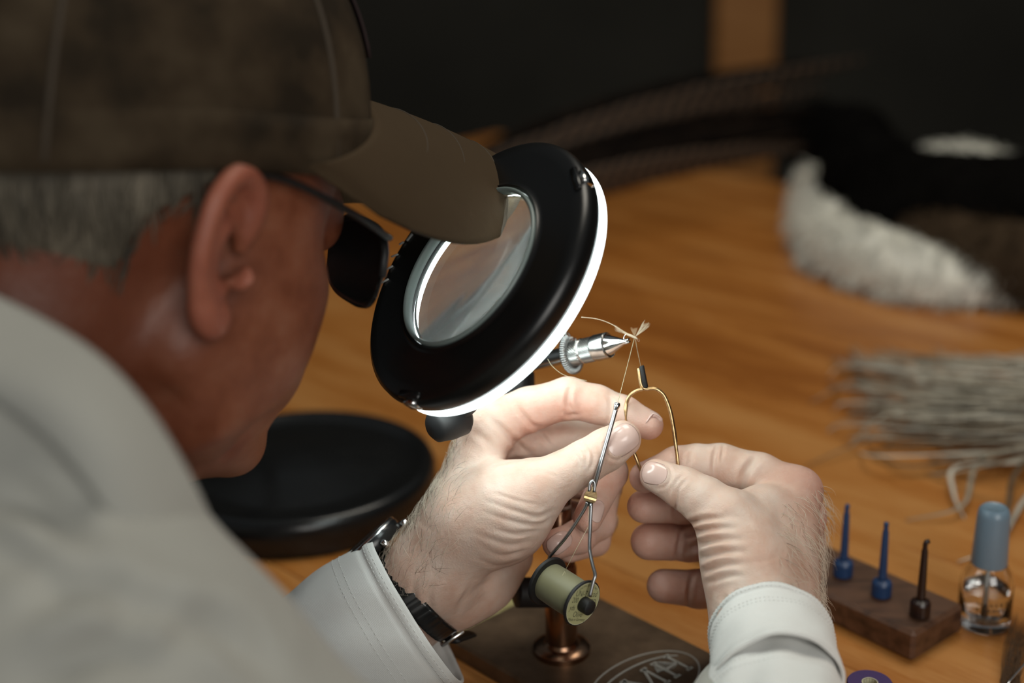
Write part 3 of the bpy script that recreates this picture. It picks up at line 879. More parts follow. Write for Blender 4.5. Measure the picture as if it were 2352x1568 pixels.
# ------------------------------------------------------------------ pile of grey feather barbs
for nm, c in (('barb_grey', (0.40, 0.36, 0.28)), ('barb_pale', (0.62, 0.59, 0.50)), ('barb_dark', (0.14, 0.10, 0.06))):
    m = mat(nm, c, 0.6)
    n_ = noise(m, 14.0, 3)
    colour_from(m, ramp(m, n_.outputs[0], [(0.3, tuple(x * .6 for x in c)), (0.7, tuple(min(1, x * 1.25) for x in c))]))
herl = thing('feather_barbs', 'fanned pile of long grey quill strands lying on the planks', 'feather pile', ground(2250, 960))
rh = random.Random(12)
def ribbon(mb, P, w, flat=.25):
    mb.tube(P, [w * (1 - .75 * (i / (len(P) - 1)) ** 2) for i in range(len(P))], 5, squash=flat)
hero = [((2420, 930), (2150, 905), (1960, 880), (1860, 925), .014), ((2420, 950), (2200, 990), (2000, 1010), (1850, 1070), .012), ((2420, 900), (2200, 900), (2050, 840), (1990, 830), .02),
        ((2400, 1010), (2250, 1060), (2210, 1160), (2080, 1195), .01), ((2420, 990), (2330, 1090), (2310, 1180), (2250, 1230), .012), ((2380, 1060), (2200, 1070), (2190, 1130), (2215, 1190), .01),
        ((2420, 970), (2200, 930), (2040, 950), (1945, 1030), .02), ((2420, 1040), (2230, 1050), (2080, 1070), (1990, 1025), .008), ((2420, 1080), (2350, 1150), (2290, 1250), (2200, 1290), .006)]
for i, (a, b_, c, d, hgt) in enumerate(hero):
    mb = MB()
    P = spline([ground(*a, .012), ground(*b_, hgt), ground(*c, hgt * .8), ground(*d, .0012)], 20)
    ribbon(mb, P, .0022)
    mb.build('barb', ('barb_grey', 'barb_dark', 'barb_pale')[i % 3], herl)
for i, nm in enumerate(('barb_grey', 'barb_pale', 'barb_dark')):
    mb = MB()
    for j in range((75, 60, 26)[i]):
        sy = rh.gauss(0, 1)
        y0 = 930 + 45 * sy
        a = ground(2480, y0 - 10 + rh.uniform(-20, 20), rh.uniform(.004, .028))
        ex = rh.uniform(1900, 2230); ey = 905 + 75 * sy + (2230 - ex) * .04 * rh.uniform(-2, 2)
        ey = max(820, min(1110, ey))
        b_ = ground((2480 + ex) / 2 + 40, (y0 + ey) / 2 + rh.uniform(-15, 15), rh.uniform(.008, .034))
        c = ground(ex + 50, ey + rh.uniform(-18, 18), rh.uniform(.004, .016))
        d = ground(ex, ey + rh.uniform(-30, 30), .001)
        ribbon(mb, spline([a, b_, c, d], 12), rh.uniform(.0013, .0026))
    o = mb.build('barb_bundle', nm, herl); o['kind'] = 'stuff'

# ------------------------------------------------------------------ pheasant tail feathers at the back of the bench
m = mat('feather_vane', (0.05, 0.03, 0.018), 0.7)
N, L, b = nodes(m)
tc = N.new('ShaderNodeTexCoord')
wv = N.new('ShaderNodeTexWave'); wv.bands_direction = 'X'
wv.inputs['Scale'].default_value = 9.0; wv.inputs['Distortion'].default_value = 2.5; wv.inputs['Detail'].default_value = 2
L.new(tc.outputs['UV'], wv.inputs['Vector'])
colour_from(m, ramp(m, wv.outputs['Fac'], [(0.2, (0.008, 0.005, 0.003)), (0.55, (0.035, 0.019, 0.009)), (0.85, (0.10, 0.06, 0.034))]))
mat('quill', (0.09, 0.06, 0.04), 0.5)
m = mat('feather_dark', (0.006, 0.0045, 0.003), 0.8, Specular_IOR_Level=0.1)
n_ = noise(m, 40.0, 4); colour_from(m, ramp(m, n_.outputs[0], [(0.35, (0.003, 0.002, 0.0015)), (0.7, (0.014, 0.009, 0.006))]))
def feather(label, px0, py0, dark, px1, py1, z1, width, d0, d1):
    a = at(px0, py0, d0); b_ = at(px1, py1, d1)
    t = thing('tail_feather', label, 'feather', (a[0], a[1], a[2]), 'pheasant tail feathers')
    mid = (a + b_) / 2 + np.array([0, 0, .012])
    P = spline([a, mid, b_], 36)
    MB().tube(P, [.0016 * (1 - .8 * i / 35) for i in range(36)], 8).build('quill', 'quill', t)
    rr = random.Random(int(px0 + py0))
    for s in (-1, 1):
        V = []; UV = []
        for i in range(36):
            tt = i / 35
            w = width * (math.sin(min(1, tt * 3.2 + .06) * math.pi / 2) * (1 - tt ** 3) ** .8) * rr.uniform(.93, 1.05)
            dn = nz(P[min(i + 1, 35)] - P[max(i - 1, 0)])
            side = nz(np.cross(dn, (0, 1, .25))) * s
            for j in range(4):
                u = j / 3
                V.append(P[i] + side * w * u + dn * w * .7 * u + np.array([0, 1, 0]) * .2 * w * u * u); UV.append((tt, u))
        F = [(i * 4 + j, i * 4 + 4 + j, i * 4 + 5 + j, i * 4 + 1 + j) for i in range(35) for j in range(3)]
        me = mesh('vane', V, F)
        uv = me.uv_layers.new(name='uv')
        for lp_ in me.loops:
            uv.data[lp_.index].uv = UV[lp_.vertex_index]
        o = link('vane', me, 'feather_dark' if dark else 'feather_vane', t); solidify(o, .0006, 0)
FEA = [
    ('uppermost dark barred tail feather nearest the back wall', 1000, 392, 1, 1890, 140, 0, .024, 1.70, 1.97),
    ('long barred tail feather with a pale brown tip', 1005, 420, 0, 2000, 132, 0, .020, 1.66, 1.93),
    ('dark tail feather crossing low behind the lamp', 1040, 470, 1, 1880, 250, 0, .028, 1.54, 1.81),
    ('broad barred tail feather in the middle of the bundle', 1020, 448, 0, 1905, 200, 0, .018, 1.60, 1.87),
    ('lowest tail feather lying flat along the bench', 1080, 505, 0, 1860, 335, 0, .020, 1.44, 1.70),
    ('short dark tail feather with its tip under the fur', 1060, 500, 1, 1890, 300, 0, .030, 1.49, 1.76)]
for f in FEA: feather(*f)

# ------------------------------------------------------------------ fur pelt
for nm, c in (('fur_white', (0.82, 0.81, 0.73)), ('fur_black', (0.0035, 0.003, 0.0025)), ('fur_brown', (0.075, 0.05, 0.03))):
    m = mat(nm, c, 0.95, Specular_IOR_Level=0.05)
    n_ = noise(m, 70.0, 4)
    colour_from(m, ramp(m, n_.outputs[0], [(0.3, tuple(x * .65 for x in c)), (0.7, tuple(x * 1.2 for x in c))]))
pelt = thing('fur_pelt', 'black, white and brown animal fur pelt heaped on the bench', 'fur', ground(2130, 600))
def gz(px, py, z): return ground(px, py, z)
PE = [  # centre pixel, height, radius, fur kind
    ((1880, 425), .024, .026, 'w'), ((1882, 475), .022, .030, 'w'), ((1896, 525), .020, .033, 'w'), ((1925, 568), .019, .035, 'w'), ((1980, 598), .018, .036, 'w'), ((2045, 622), .017, .035, 'w'), ((2115, 642), .016, .031, 'w'), ((2185, 655), .014, .025, 'w'), ((2255, 668), .011, .018, 'w'), ((2315, 676), .008, .013, 'w'),
    ((1880, 310), .05, .045, 'k'), ((1950, 350), .05, .06, 'k'), ((2000, 420), .05, .06, 'k'), ((2080, 470), .05, .06, 'k'), ((2160, 500), .05, .06, 'k'), ((2260, 500), .05, .06, 'k'), ((2370, 490), .05, .06, 'k'), ((2050, 540), .03, .04, 'k'),
    ((2200, 590), .03, .038, 'b'), ((2290, 610), .03, .038, 'b'), ((2390, 620), .03, .04, 'b'), ((2130, 570), .03, .036, 'b'),
    ((2150, 378), .078, .018, 't'), ((2205, 382), .080, .021, 't'), ((2265, 394), .080, .023, 't'), ((2335, 418), .076, .024, 't'), ((2410, 448), .072, .025, 't'), ((2480, 470), .07, .025, 't')]
names = {'w': ('white_fur', 'fur_white'), 'k': ('black_fur', 'fur_black'), 'b': ('brown_fur', 'fur_brown'), 't': ('white_fur', 'fur_white')}
rh = random.Random(31)
for kind in 'wkbt':
    S = [(gz(*p, z), r) for (p, z, r, kd) in PE if kd == kind]
    lo = np.min([c - r for c, r in S], 0) - .02; hi = np.max([c + r for c, r in S], 0) + .02
    lo[2] = max(lo[2], .0)
    Fd = Field(lo - [0, 0, .008], hi, .005)
    for c, r in S: Fd.ell(c, (r, r, r), .035)
    P = Fd.pts(tuple(slice(0, n) for n in Fd.n))
    Fd.D = np.maximum(Fd.D, .002 - P[..., 2]).astype(np.float32)
    V, Q = Fd.surface(2)
    N_ = vnormals(V, Q)
    o = link(names[kind][0], quadmesh('fur', V, Q), names[kind][1], pelt); o['kind'] = 'stuff'
    mb = MB()
    flow = nz(np.array([-.6, -.7, -.25]))
    for i in range(2200):
        j = rh.randrange(len(V))
        if V[j][2] < .004: continue
        g = N_[j] * .6 + flow * .9 + np.array([rh.uniform(-.35, .35) for _ in range(3)])
        g = nz(g); l = rh.uniform(.014, .026)
        a = V[j] - g * .004; b_ = a + g * l * .6; c = a + g * l + np.array([0, 0, -.004])
        c[2] = max(c[2], .001); b_[2] = max(b_[2], .001)
        mb.tube([a, b_, c], [.0008, .0007, .0002], 3, cap=False)
    o2 = mb.build('fur_hairs', names[kind][1], pelt); o2['kind'] = 'stuff'
# ------------------------------------------------------------------ the person
m = mat('skin', (0.6, 0.42, 0.34), 0.48)
N, L, b = nodes(m)
b.inputs['Subsurface Weight'].default_value = 0.2
b.inputs['Subsurface Radius'].default_value = (1.0, 0.35, 0.2)
b.inputs['Subsurface Scale'].default_value = 0.0035
at_ = N.new('ShaderNodeAttribute'); at_.attribute_name = 'tone'
sp = N.new('ShaderNodeSeparateColor'); L.new(at_.outputs['Color'], sp.inputs[0])
n1 = noise(m, 55.0, 4)
pale = ramp(m, n1.outputs[0], [(0.3, (0.63, 0.405, 0.31)), (0.5, (0.69, 0.505, 0.41)), (0.72, (0.71, 0.575, 0.49))])
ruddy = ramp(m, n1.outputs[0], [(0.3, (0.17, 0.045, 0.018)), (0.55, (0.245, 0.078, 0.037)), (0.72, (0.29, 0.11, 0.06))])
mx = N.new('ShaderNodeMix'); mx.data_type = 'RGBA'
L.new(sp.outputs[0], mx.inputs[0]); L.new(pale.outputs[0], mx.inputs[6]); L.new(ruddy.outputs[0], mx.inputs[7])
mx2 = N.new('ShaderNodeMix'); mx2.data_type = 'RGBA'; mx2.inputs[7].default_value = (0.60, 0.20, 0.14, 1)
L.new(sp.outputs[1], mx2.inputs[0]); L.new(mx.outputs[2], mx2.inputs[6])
mx3 = N.new('ShaderNodeMix'); mx3.data_type = 'RGBA'; mx3.inputs[7].default_value = (0.13, 0.033, 0.014, 1)  # dark red-brown that puts the neck's shade into the skin colour
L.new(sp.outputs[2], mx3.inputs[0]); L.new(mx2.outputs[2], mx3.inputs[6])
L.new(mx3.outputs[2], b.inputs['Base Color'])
vor = N.new('ShaderNodeTexVoronoi'); vor.inputs['Scale'].default_value = 900.0
tcx = N.new('ShaderNodeTexCoord'); L.new(tcx.outputs['Object'], vor.inputs['Vector'])
b1 = bump(m, vor.outputs['Distance'], 0.00012, 0.35)
n2 = noise(m, 260.0, 4); b2_ = bump(m, n2.outputs[0], 0.0008, 0.45, b1)
n3 = noise(m, 900.0, 3, ((1.0, 4.0, 1.0), (0.5, 0.4, 0.9))); bump(m, n3.outputs[0], 0.0003, 0.55, b2_)
mat('nail', (0.70, 0.50, 0.44), 0.22, 0.0, Coat_Weight=0.5)
mat('hair_light', (0.72, 0.64, 0.52), 0.35); mat('hair_dark', (0.1, 0.06, 0.035), 0.45)
m = mat('grey_hair', (0.2, 0.17, 0.13), 0.6)
n_ = noise(m, 60.0, 3, ((1, 1, .15), (0, 0, 0))); colour_from(m, ramp(m, n_.outputs[0], [(0.3, (0.05, 0.042, 0.03)), (0.7, (0.22, 0.19, 0.14))]))
def cloth(name, col, weave=1500.0, amt=.00012):
    m = mat(name, col, 0.85, Sheen_Weight=0.15)
    N, L, b = nodes(m)
    n_ = noise(m, 9.0, 4)
    colour_from(m, ramp(m, n_.outputs[0], [(0.3, tuple(x * .93 for x in col)), (0.7, tuple(min(1, x * 1.04) for x in col))]))
    tc = N.new('ShaderNodeTexCoord')
    w1 = N.new('ShaderNodeTexWave'); w1.bands_direction = 'DIAGONAL'; w1.inputs['Scale'].default_value = weave / 2.6; w1.inputs['Distortion'].default_value = 1.0
    L.new(tc.outputs['Object'], w1.inputs['Vector'])
    p1 = bump(m, w1.outputs['Fac'], amt, 0.3)
    n3 = noise(m, 90.0, 5); bump(m, n3.outputs[0], .0012, 0.35, p1)
    return m
cloth('shirt_cloth_shaded', (0.37, 0.37, 0.335))  # same cloth as the cuffs, darkened so its colour carries the shade
cloth('shirt_cloth_lit', (0.78, 0.785, 0.76))  # lighter copy of the shirt cloth, for the lit cuffs and sleeve ends
cloth('cap_cloth', (0.05, 0.034, 0.019), 900); MATS['cap_cloth'].node_tree.nodes['Principled BSDF'].inputs['Sheen Weight'].default_value = 0.0; MATS['cap_cloth'].node_tree.nodes['Principled BSDF'].inputs['Specular IOR Level'].default_value = 0.1
m = MATS['cap_cloth']
n_ = noise(m, 26.0, 5); colour_from(m, ramp(m, n_.outputs[0], [(0.36, (0.022, 0.016, 0.010)), (0.5, (0.042, 0.029, 0.017)), (0.66, (0.066, 0.048, 0.029))]))
mat('cap_seam', (0.06, 0.045, 0.03), 0.9)
cloth('cap_bill', (0.064, 0.043, 0.024), 900); MATS['cap_bill'].node_tree.nodes['Principled BSDF'].inputs['Specular IOR Level'].default_value = 0.1; MATS['cap_bill'].node_tree.nodes['Principled BSDF'].inputs['Sheen Weight'].default_value = 0.0
mat('cap_patch', (0.02, 0.008, 0.008), 0.8)
mat('smoke_lens', (0.012, 0.012, 0.012), 0.08)

LH = .712; RH = .700
def hp_(ref, q): return at(q[0], q[1], ref + q[2] * .001)
def hr(ref, q): return q[3] * (ref + q[2] * .001) / FPX
def hand(ref, solids, fingers, lo_, hi_, hvox=.0007):
    pts = [hp_(ref, q) for ch in solids for q in ch[0]] + [hp_(ref, q) for ch in fingers for q in ch]
    rad = [hr(ref, q) for ch in solids for q in ch[0]] + [hr(ref, q) for ch in fingers for q in ch]
    lo = np.min([p - r for p, r in zip(pts, rad)], 0) - .006; hi = np.max([p + r for p, r in zip(pts, rad)], 0) + .006
    Fd = Field(lo, hi, hvox)
    for ch, k in solids:
        for i in range(len(ch) - 1):
            Fd.cone(hp_(ref, ch[i]), hp_(ref, ch[i + 1]), hr(ref, ch[i]), hr(ref, ch[i + 1]), k)
    for ch in fingers:
        P = [hp_(ref, q) for q in ch]; R = [hr(ref, q) for q in ch]
        Fd.chain(P, R, .0009, (P[0], .013, .030))
    return Fd.surface(4)
def inside(p, poly):
    x, y = p[:, 0], p[:, 1]; c = np.zeros(len(p), bool); n = len(poly)
    for i in range(n):
        x0, y0 = poly[i]; x1, y1 = poly[(i + 1) % n]
        t = (y0 > y) != (y1 > y)
        c ^= t & (x < (x1 - x0) * (y - y0) / (y1 - y0 + 1e-9) + x0)
    return c
def creases(V, Q, lines):
    """press skin folds into the surface facing the viewer; lines: (polyline in picture pixels, depth mm, width px)"""
    Nn = vnormals(V, Q)
    pr = project(V)
    face = np.clip((Nn @ -CAMZ) * 3, 0, 1)
    D = np.zeros(len(V))
    lo = pr[:, :2]
    for ln_ in lines:
        poly, dep, w = ln_[:3]; side = ln_[3] if len(ln_) > 3 else 0
        poly = spline(poly, 4 * len(poly))
        bb0 = poly.min(0) - 5 * w; bb1 = poly.max(0) + 5 * w
        sel = np.where((lo > bb0).all(1) & (lo < bb1).all(1) & (face > 0))[0]
        if not len(sel): continue
        d, t = seg_dist(lo[sel], poly)
        f = np.sin(np.clip(t, .02, .98) * math.pi) ** .7 * (1 if not side else (t if side > 0 else 1 - t) ** .8 * 1.5)
        g = np.exp(-(d / w) ** 2) - .45 * np.exp(-((d - 2.1 * w) / (1.1 * w)) ** 2)
        D[sel] += g * f * dep * .001 * face[sel]
    return V - Nn * D[:, None]
left_solids = [
    ([(820, 1452, 26, 112), (900, 1395, 20, 102), (1010, 1312, 14, 90)], .006),
    ([(820, 1465, 40, 100), (930, 1400, 34, 92), (1030, 1335, 30, 78)], .010),
    ([(1005, 1312, 14, 74), (1125, 977, 20, 58)], .012),
    ([(1005, 1315, 24, 74), (1128, 1012, 40, 56)], .012),
    ([(1012, 1322, 34, 70), (1135, 1085, 54, 52)], .012),
    ([(1030, 1335, 42, 64), (1150, 1150, 62, 46)], .012),
    ([(1165, 1275, 42, 60), (1110, 1330, 34, 66), (1050, 1372, 26, 68)], .012),
    ([(990, 1300, 10, 86), (1080, 1205, 2, 88), (1150, 1195, -2, 88)], .014),
    ([(1150, 1195, -2, 86), (1175, 1160, -4, 84), (1238, 1120, -8, 64)], .014),
]
left_fingers = [
    [(1175, 1160, -4, 78), (1242, 1118, -8, 62), (1345, 1060, -8, 49), (1390, 1034, -7, 48), (1430, 1008, -6, 43)],
    [(1125, 977, 20, 58), (1215, 940, 19, 50), (1305, 914, 18, 47), (1370, 928, 16, 43), (1432, 950, 14, 40), (1490, 976, 12, 34)],
    [(1128, 1012, 40, 56), (1260, 1010, 40, 46), (1380, 1008, 40, 43), (1402, 1085, 20, 39), (1350, 1190, 4, 34)],
    [(1135, 1085, 54, 52), (1260, 1095, 58, 44), (1388, 1115, 60, 40), (1374, 1200, 36, 38), (1330, 1232, 22, 38), (1280, 1248, 12, 35)],
    [(1150, 1150, 62, 46), (1260, 1175, 68, 38), (1382, 1195, 74, 35), (1368, 1243, 52, 32), (1308, 1264, 34, 28)],
]
right_solids = [
    ([(1765, 1640, -64, 126), (1760, 1450, -30, 104)], .006),
    ([(1790, 1640, -46, 112), (1775, 1450, -12, 92)], .010),
    ([(1832, 1128, 22, 50), (1800, 1440, -22, 72)], .012),
    ([(1840, 1185, 40, 50), (1795, 1450, -10, 76)], .012),
    ([(1838, 1245, 52, 50), (1785, 1455, 2, 76)], .012),
    ([(1830, 1310, 58, 48), (1770, 1460, 10, 74)], .012),
    ([(1668, 1192, -6, 68), (1715, 1300, -14, 90), (1732, 1420, -28, 94)], .014),
    ([(1700, 1300, 10, 70), (1740, 1400, -6, 88)], .012),
    ([(1750, 1170, 8, 56), (1720, 1260, 0, 70)], .016),
]
right_fingers = [
    [(1700, 1240, -10, 76), (1664, 1188, -6, 67), (1618, 1150, -2, 55), (1572, 1122, 2, 48), (1508, 1092, 4, 39)],
    [(1832, 1128, 22, 51), (1745, 1090, 27, 49), (1655, 1070, 30, 50), (1600, 1066, 29, 45), (1555, 1068, 28, 42), (1481, 1096, 24, 36)],
    [(1840, 1185, 42, 50), (1690, 1160, 50, 44), (1625, 1160, 46, 43), (1570, 1161, 42, 40), (1478, 1163, 36, 38)],
    [(1838, 1245, 54, 50), (1700, 1246, 62, 45), (1640, 1246, 57, 45), (1585, 1245, 52, 43), (1491, 1243, 46, 43)],
    [(1830, 1310, 60, 48), (1715, 1352, 68, 45), (1655, 1354, 61, 45), (1605, 1352, 56, 43), (1524, 1345, 50, 39)],
]
LV, LQ = hand(LH, left_solids, left_fingers, None, None)
RV, RQ = hand(RH, right_solids, right_fingers, None, None)
LV = creases(LV, LQ, [
    ([(1310, 885), (1304, 925), (1320, 958)], 1.1, 6), ([(1292, 940), (1308, 955), (1330, 950)], .8, 5), ([(1400, 905), (1404, 940), (1396, 975)], .5, 6),
    ([(1120, 955), (1165, 995), (1200, 1030), (1222, 1045)], 1.3, 7), ([(1180, 925), (1222, 975), (1262, 985)], .9, 6), ([(1232, 985), (1250, 1005), (1268, 1030)], .8, 5),
    ([(1080, 985), (1120, 1015), (1150, 1050)], .6, 8), ([(1105, 1068), (1160, 1060), (1216, 1048)], .8, 5),
    ([(1330, 1022), (1346, 1045), (1346, 1072)], .45, 4), ([(1350, 1020), (1362, 1042), (1360, 1066), (1350, 1084)], .45, 4), ([(1315, 1036), (1330, 1058), (1330, 1080)], .35, 4), ([(1372, 1018), (1380, 1040), (1376, 1060)], .3, 4),
    ([(1090, 1140), (1180, 1172), (1235, 1186), (1270, 1172)], .8, 5, 1), ([(1085, 1168), (1175, 1196), (1240, 1204), (1264, 1188)], .8, 5, 1), ([(1120, 1210), (1185, 1226), (1244, 1216)], .75, 5, 1), ([(1080, 1218), (1165, 1250), (1228, 1240)], .8, 5.5, 1), ([(1100, 1256), (1155, 1276), (1210, 1262)], .6, 5, 1), ([(1075, 1270), (1140, 1300), (1190, 1288)], .45, 5, 1), ([(1150, 1180), (1200, 1190), (1245, 1194)], .35, 3.5, 1), ([(1140, 1236), (1190, 1240), (1236, 1228)], .35, 3.5, 1),
    ([(1130, 1130), (1190, 1150), (1240, 1160)], .3, 4), ([(1200, 1080), (1250, 1085), (1290, 1100)], .2, 4),
    ([(1150, 1328), (1095, 1352), (1050, 1400)], .6, 7), ([(1010, 1320), (985, 1370), (1000, 1425)], .7, 8), ([(980, 1300), (950, 1350), (960, 1410)], .5, 7), ([(1090, 1330), (1060, 1380), (1050, 1415)], .5, 6),
    ([(1402, 996), (1389, 1018), (1394, 1044), (1416, 1056), (1444, 1040), (1462, 1018)], .4, 3.5), ([(1350, 1140), (1372, 1152), (1392, 1150)], .5, 5), ([(1310, 1195), (1330, 1215), (1345, 1250)], .4, 4)])
RV = creases(RV, RQ, [
    ([(1568, 1208), (1620, 1192), (1690, 1192)], 1.6, 6.5, -1), ([(1570, 1232), (1628, 1214), (1712, 1212)], 1.7, 7, -1), ([(1582, 1260), (1642, 1240), (1730, 1238)], 1.8, 7.5, -1), ([(1594, 1289), (1652, 1268), (1730, 1266)], 1.8, 7.5, -1), ([(1608, 1316), (1662, 1296), (1730, 1296)], 1.5, 7, -1), ([(1622, 1340), (1670, 1322), (1720, 1324)], 1.1, 6.5, -1),
    ([(1650, 1015), (1640, 1055), (1640, 1100)], 1.0, 5), ([(1662, 1015), (1656, 1060)], .6, 4), ([(1742, 1045), (1712, 1085), (1700, 1128)], 1.6, 8), ([(1590, 1030), (1584, 1070)], .5, 5),
    ([(1556, 1125), (1550, 1165), (1552, 1205)], .9, 5), ([(1566, 1200), (1560, 1245), (1552, 1292)], 1.0, 5), ([(1594, 1300), (1584, 1350), (1578, 1398)], 1.0, 5),
    ([(1500, 1056), (1534, 1070), (1542, 1094), (1526, 1118), (1496, 1122)], .4, 3.5), ([(1572, 1088), (1556, 1104), (1546, 1124)], .5, 4), ([(1580, 1096), (1562, 1116), (1552, 1136)], .45, 5), ([(1640, 1180), (1690, 1186), (1730, 1210)], .4, 8),
    ([(1760, 1130), (1790, 1170), (1800, 1230)], .6, 12), ([(1660, 1360), (1672, 1400), (1668, 1450)], .6, 8), ([(1690, 1350), (1705, 1400)], .5, 8)])

# ---- head, built in its own frame: right, forward, up
PHI, TIP = math.radians(46), math.radians(21)
HF = np.array([math.cos(PHI) * math.cos(TIP), math.sin(PHI) * math.cos(TIP), -math.sin(TIP)])
HU = np.array([math.cos(PHI) * math.sin(TIP), math.sin(PHI) * math.sin(TIP), math.cos(TIP)])
HR = np.cross(HF, HU)
HM = np.stack([HR, HF, HU], 1)
EAR = at(500, 595, .555)
HC = EAR - HR * .078
def hw(p):
    return HC + np.asarray(p, float) @ HM.T
mm = .001
Fd = Field((-.12, -.15, -.20), (.12, .145, .16), .0024)
def E(c, r, k=10, cut=False): Fd.ell(np.array(c) * mm, np.array(r) * mm, k * mm, cut=cut)
def Cn(a, b_, r1, r2, k=10): Fd.cone(np.array(a) * mm, np.array(b_) * mm, r1 * mm, r2 * mm, k * mm)
E((0, -8, 48), (75, 96, 82)); E((0, 40, -5), (60, 52, 80), 25); E((0, 60, -60), (40, 34, 42), 25)
Cn((0, -28, -30), (0, -75, -175), 54, 62, 30)
Cn((0, 30, -70), (0, -20, -150), 38, 46, 25)
for s in (-1, 1):
    Cn((s * 54, 8, -40), (s * 46, 26, -68), 15, 14, 18); Cn((s * 46, 26, -68), (s * 16, 78, -90), 14, 13, 16)
    E((s * 44, 58, -8), (20, 22, 20), 16); E((s * 36, 66, -46), (17, 20, 25), 16)
    E((s * 32, 101, 18), (15, 14, 11), 8, cut=True); E((s * 32, 84, 18), (12, 12, 12), 3)
    E((s * 58, 34, 36), (12, 30, 36), 16)
    E((s * 58, 38, -28), (13, 32, 38), 20)
E((0, 83, -90), (17, 14, 14), 12)
Cn((-34, 82, 30), (34, 82, 30), 10, 10, 10); Cn((0, 92, 24), (0, 112, -16), 8, 12, 8)
for s in (-1, 1): E((s * 11, 101, -20), (9, 10, 8), 5)
Cn((-18, 90, -50), (18, 90, -50), 7, 7, 6); Cn((-16, 89, -60), (16, 89, -60), 7.5, 7.5, 6); E((0, 99, -55), (24, 4, 1.6), 3, cut=True)
for s in (-1, 1):   # ears
    hx = [(77, 12, 6), (80, 15, 24), (84, 6, 36), (88, -9, 38), (91, -20, 26), (91, -23, 8), (88, -18, -10), (84, -8, -24), (81, 1, -30), (78, 6, -24)]
    hx = [(q[0], 2 + (q[1] - 2) * .80, 4 + (q[2] - 4) * .88) for q in hx]
    P = spline(hx, 30)
    for i in range(29):
        Cn((s * P[i][0], P[i][1], P[i][2]), (s * P[i + 1][0], P[i + 1][1], P[i + 1][2]), 4.0 if i < 22 else 5.6, 4.0 if i < 21 else 5.8, 2.5)
    Mx = np.stack([nz((.9, .35 * 1, 0)), nz((-.35, .9, 0)), (0, 0, 1)], 1) if s > 0 else np.stack([nz((.9, -.35, 0)), nz((.35, .9, 0)), (0, 0, 1)], 1)
    Fd.ell(np.array((s * 82, -4, 4)) * mm, np.array((4.5, 13.5, 28)) * mm, .004, M=Mx)
    E((s * 83, 10, -5), (6, 4.5, 6), 3); Cn((s * 85, -6, 25), (s * 84, 1, -10), 2.8, 2.6, 3)
    E((s * 86, 3, 2), (12, 7.5, 11), 3, cut=True); E((s * 89, -1, 21), (8, 8, 6), 3, cut=True)
HV, HQ = Fd.surface(3)
Hloc = HV.copy()
# cheek folds and neck lines
HNl = vnormals(HV, HQ)
def hcrease(poly, dep, w):
    global HV
    P = spline(np.array(poly, float) * mm, 5 * len(poly))
    best = np.full(len(HV), 1e9)
    for i in range(len(P) - 1):
        a = P[i]; ba = P[i + 1] - a
        t = np.clip(((Hloc - a) @ ba) / (ba @ ba), 0, 1)
        best = np.minimum(best, np.linalg.norm(Hloc - a - t[:, None] * ba, axis=1))
    HV = HV - HNl * (np.exp(-(best / (w * mm)) ** 2) * dep * mm)[:, None]
for s in (-1, 1):
    hcrease([(s * 30, 92, -22), (s * 40, 82, -48), (s * 40, 72, -72)], 3.0, 5)
    hcrease([(s * 56, 62, -30), (s * 54, 55, -60), (s * 46, 50, -84)], 2.2, 5)
    hcrease([(s * 66, 72, 22), (s * 62, 70, 4)], 1.2, 4)
    hcrease([(s * 60, 5, -62), (s * 48, -8, -95), (s * 38, -10, -125)], 2.5, 8)
HW = hw(HV)
# ---- trunk and arms under the shirt (same body mesh)
def W(px, py, d): return at(px, py, d)
neckb = hw(np.array((0, -85, -190)) * mm)
RSH = W(170, 1700, .455); REL = W(1130, 2350, .50); RWR = W(1765, 1640, RH - .055)
LSH = neckb + np.array([-.17, .13, -.07]); LEL = W(330, 1800, .70); LWR = W(820, 1455, LH + .03)
HIP = neckb + np.array([-.34, -.20, -.40])
Fb = Field(np.min([RSH, REL, LSH, LEL, HIP, LWR, RWR], 0) - .17, np.max([neckb, REL, LSH, LEL, RWR, LWR], 0) + [.10, .17, .24], .008)
def trunk(Fx, g):
    mid = (RSH + LSH) / 2
    Fx.cone(RSH, LSH, .052 + g, .055 + g, .05)
    Fx.cone(neckb - (HF * .01), (mid + HIP) / 2, .075 + g, .13 + g, .05)
    Fx.cone((mid + HIP) / 2, HIP, .13 + g, .15 + g, .05)
    Fx.cone(RSH, REL, .052 + g, .042 + g, .03); Fx.cone(LSH, LEL, .052 + g, .042 + g, .03)
trunk(Fb, 0.0)
Fb.cone(hw((0, -.03, -.06)), neckb, .05, .058, .03)
Fb.cone(REL, RWR, .032, .0225, .02); Fb.cone(LEL, LWR, .040, .0262, .02)
BV, BQ = Fb.surface(2)
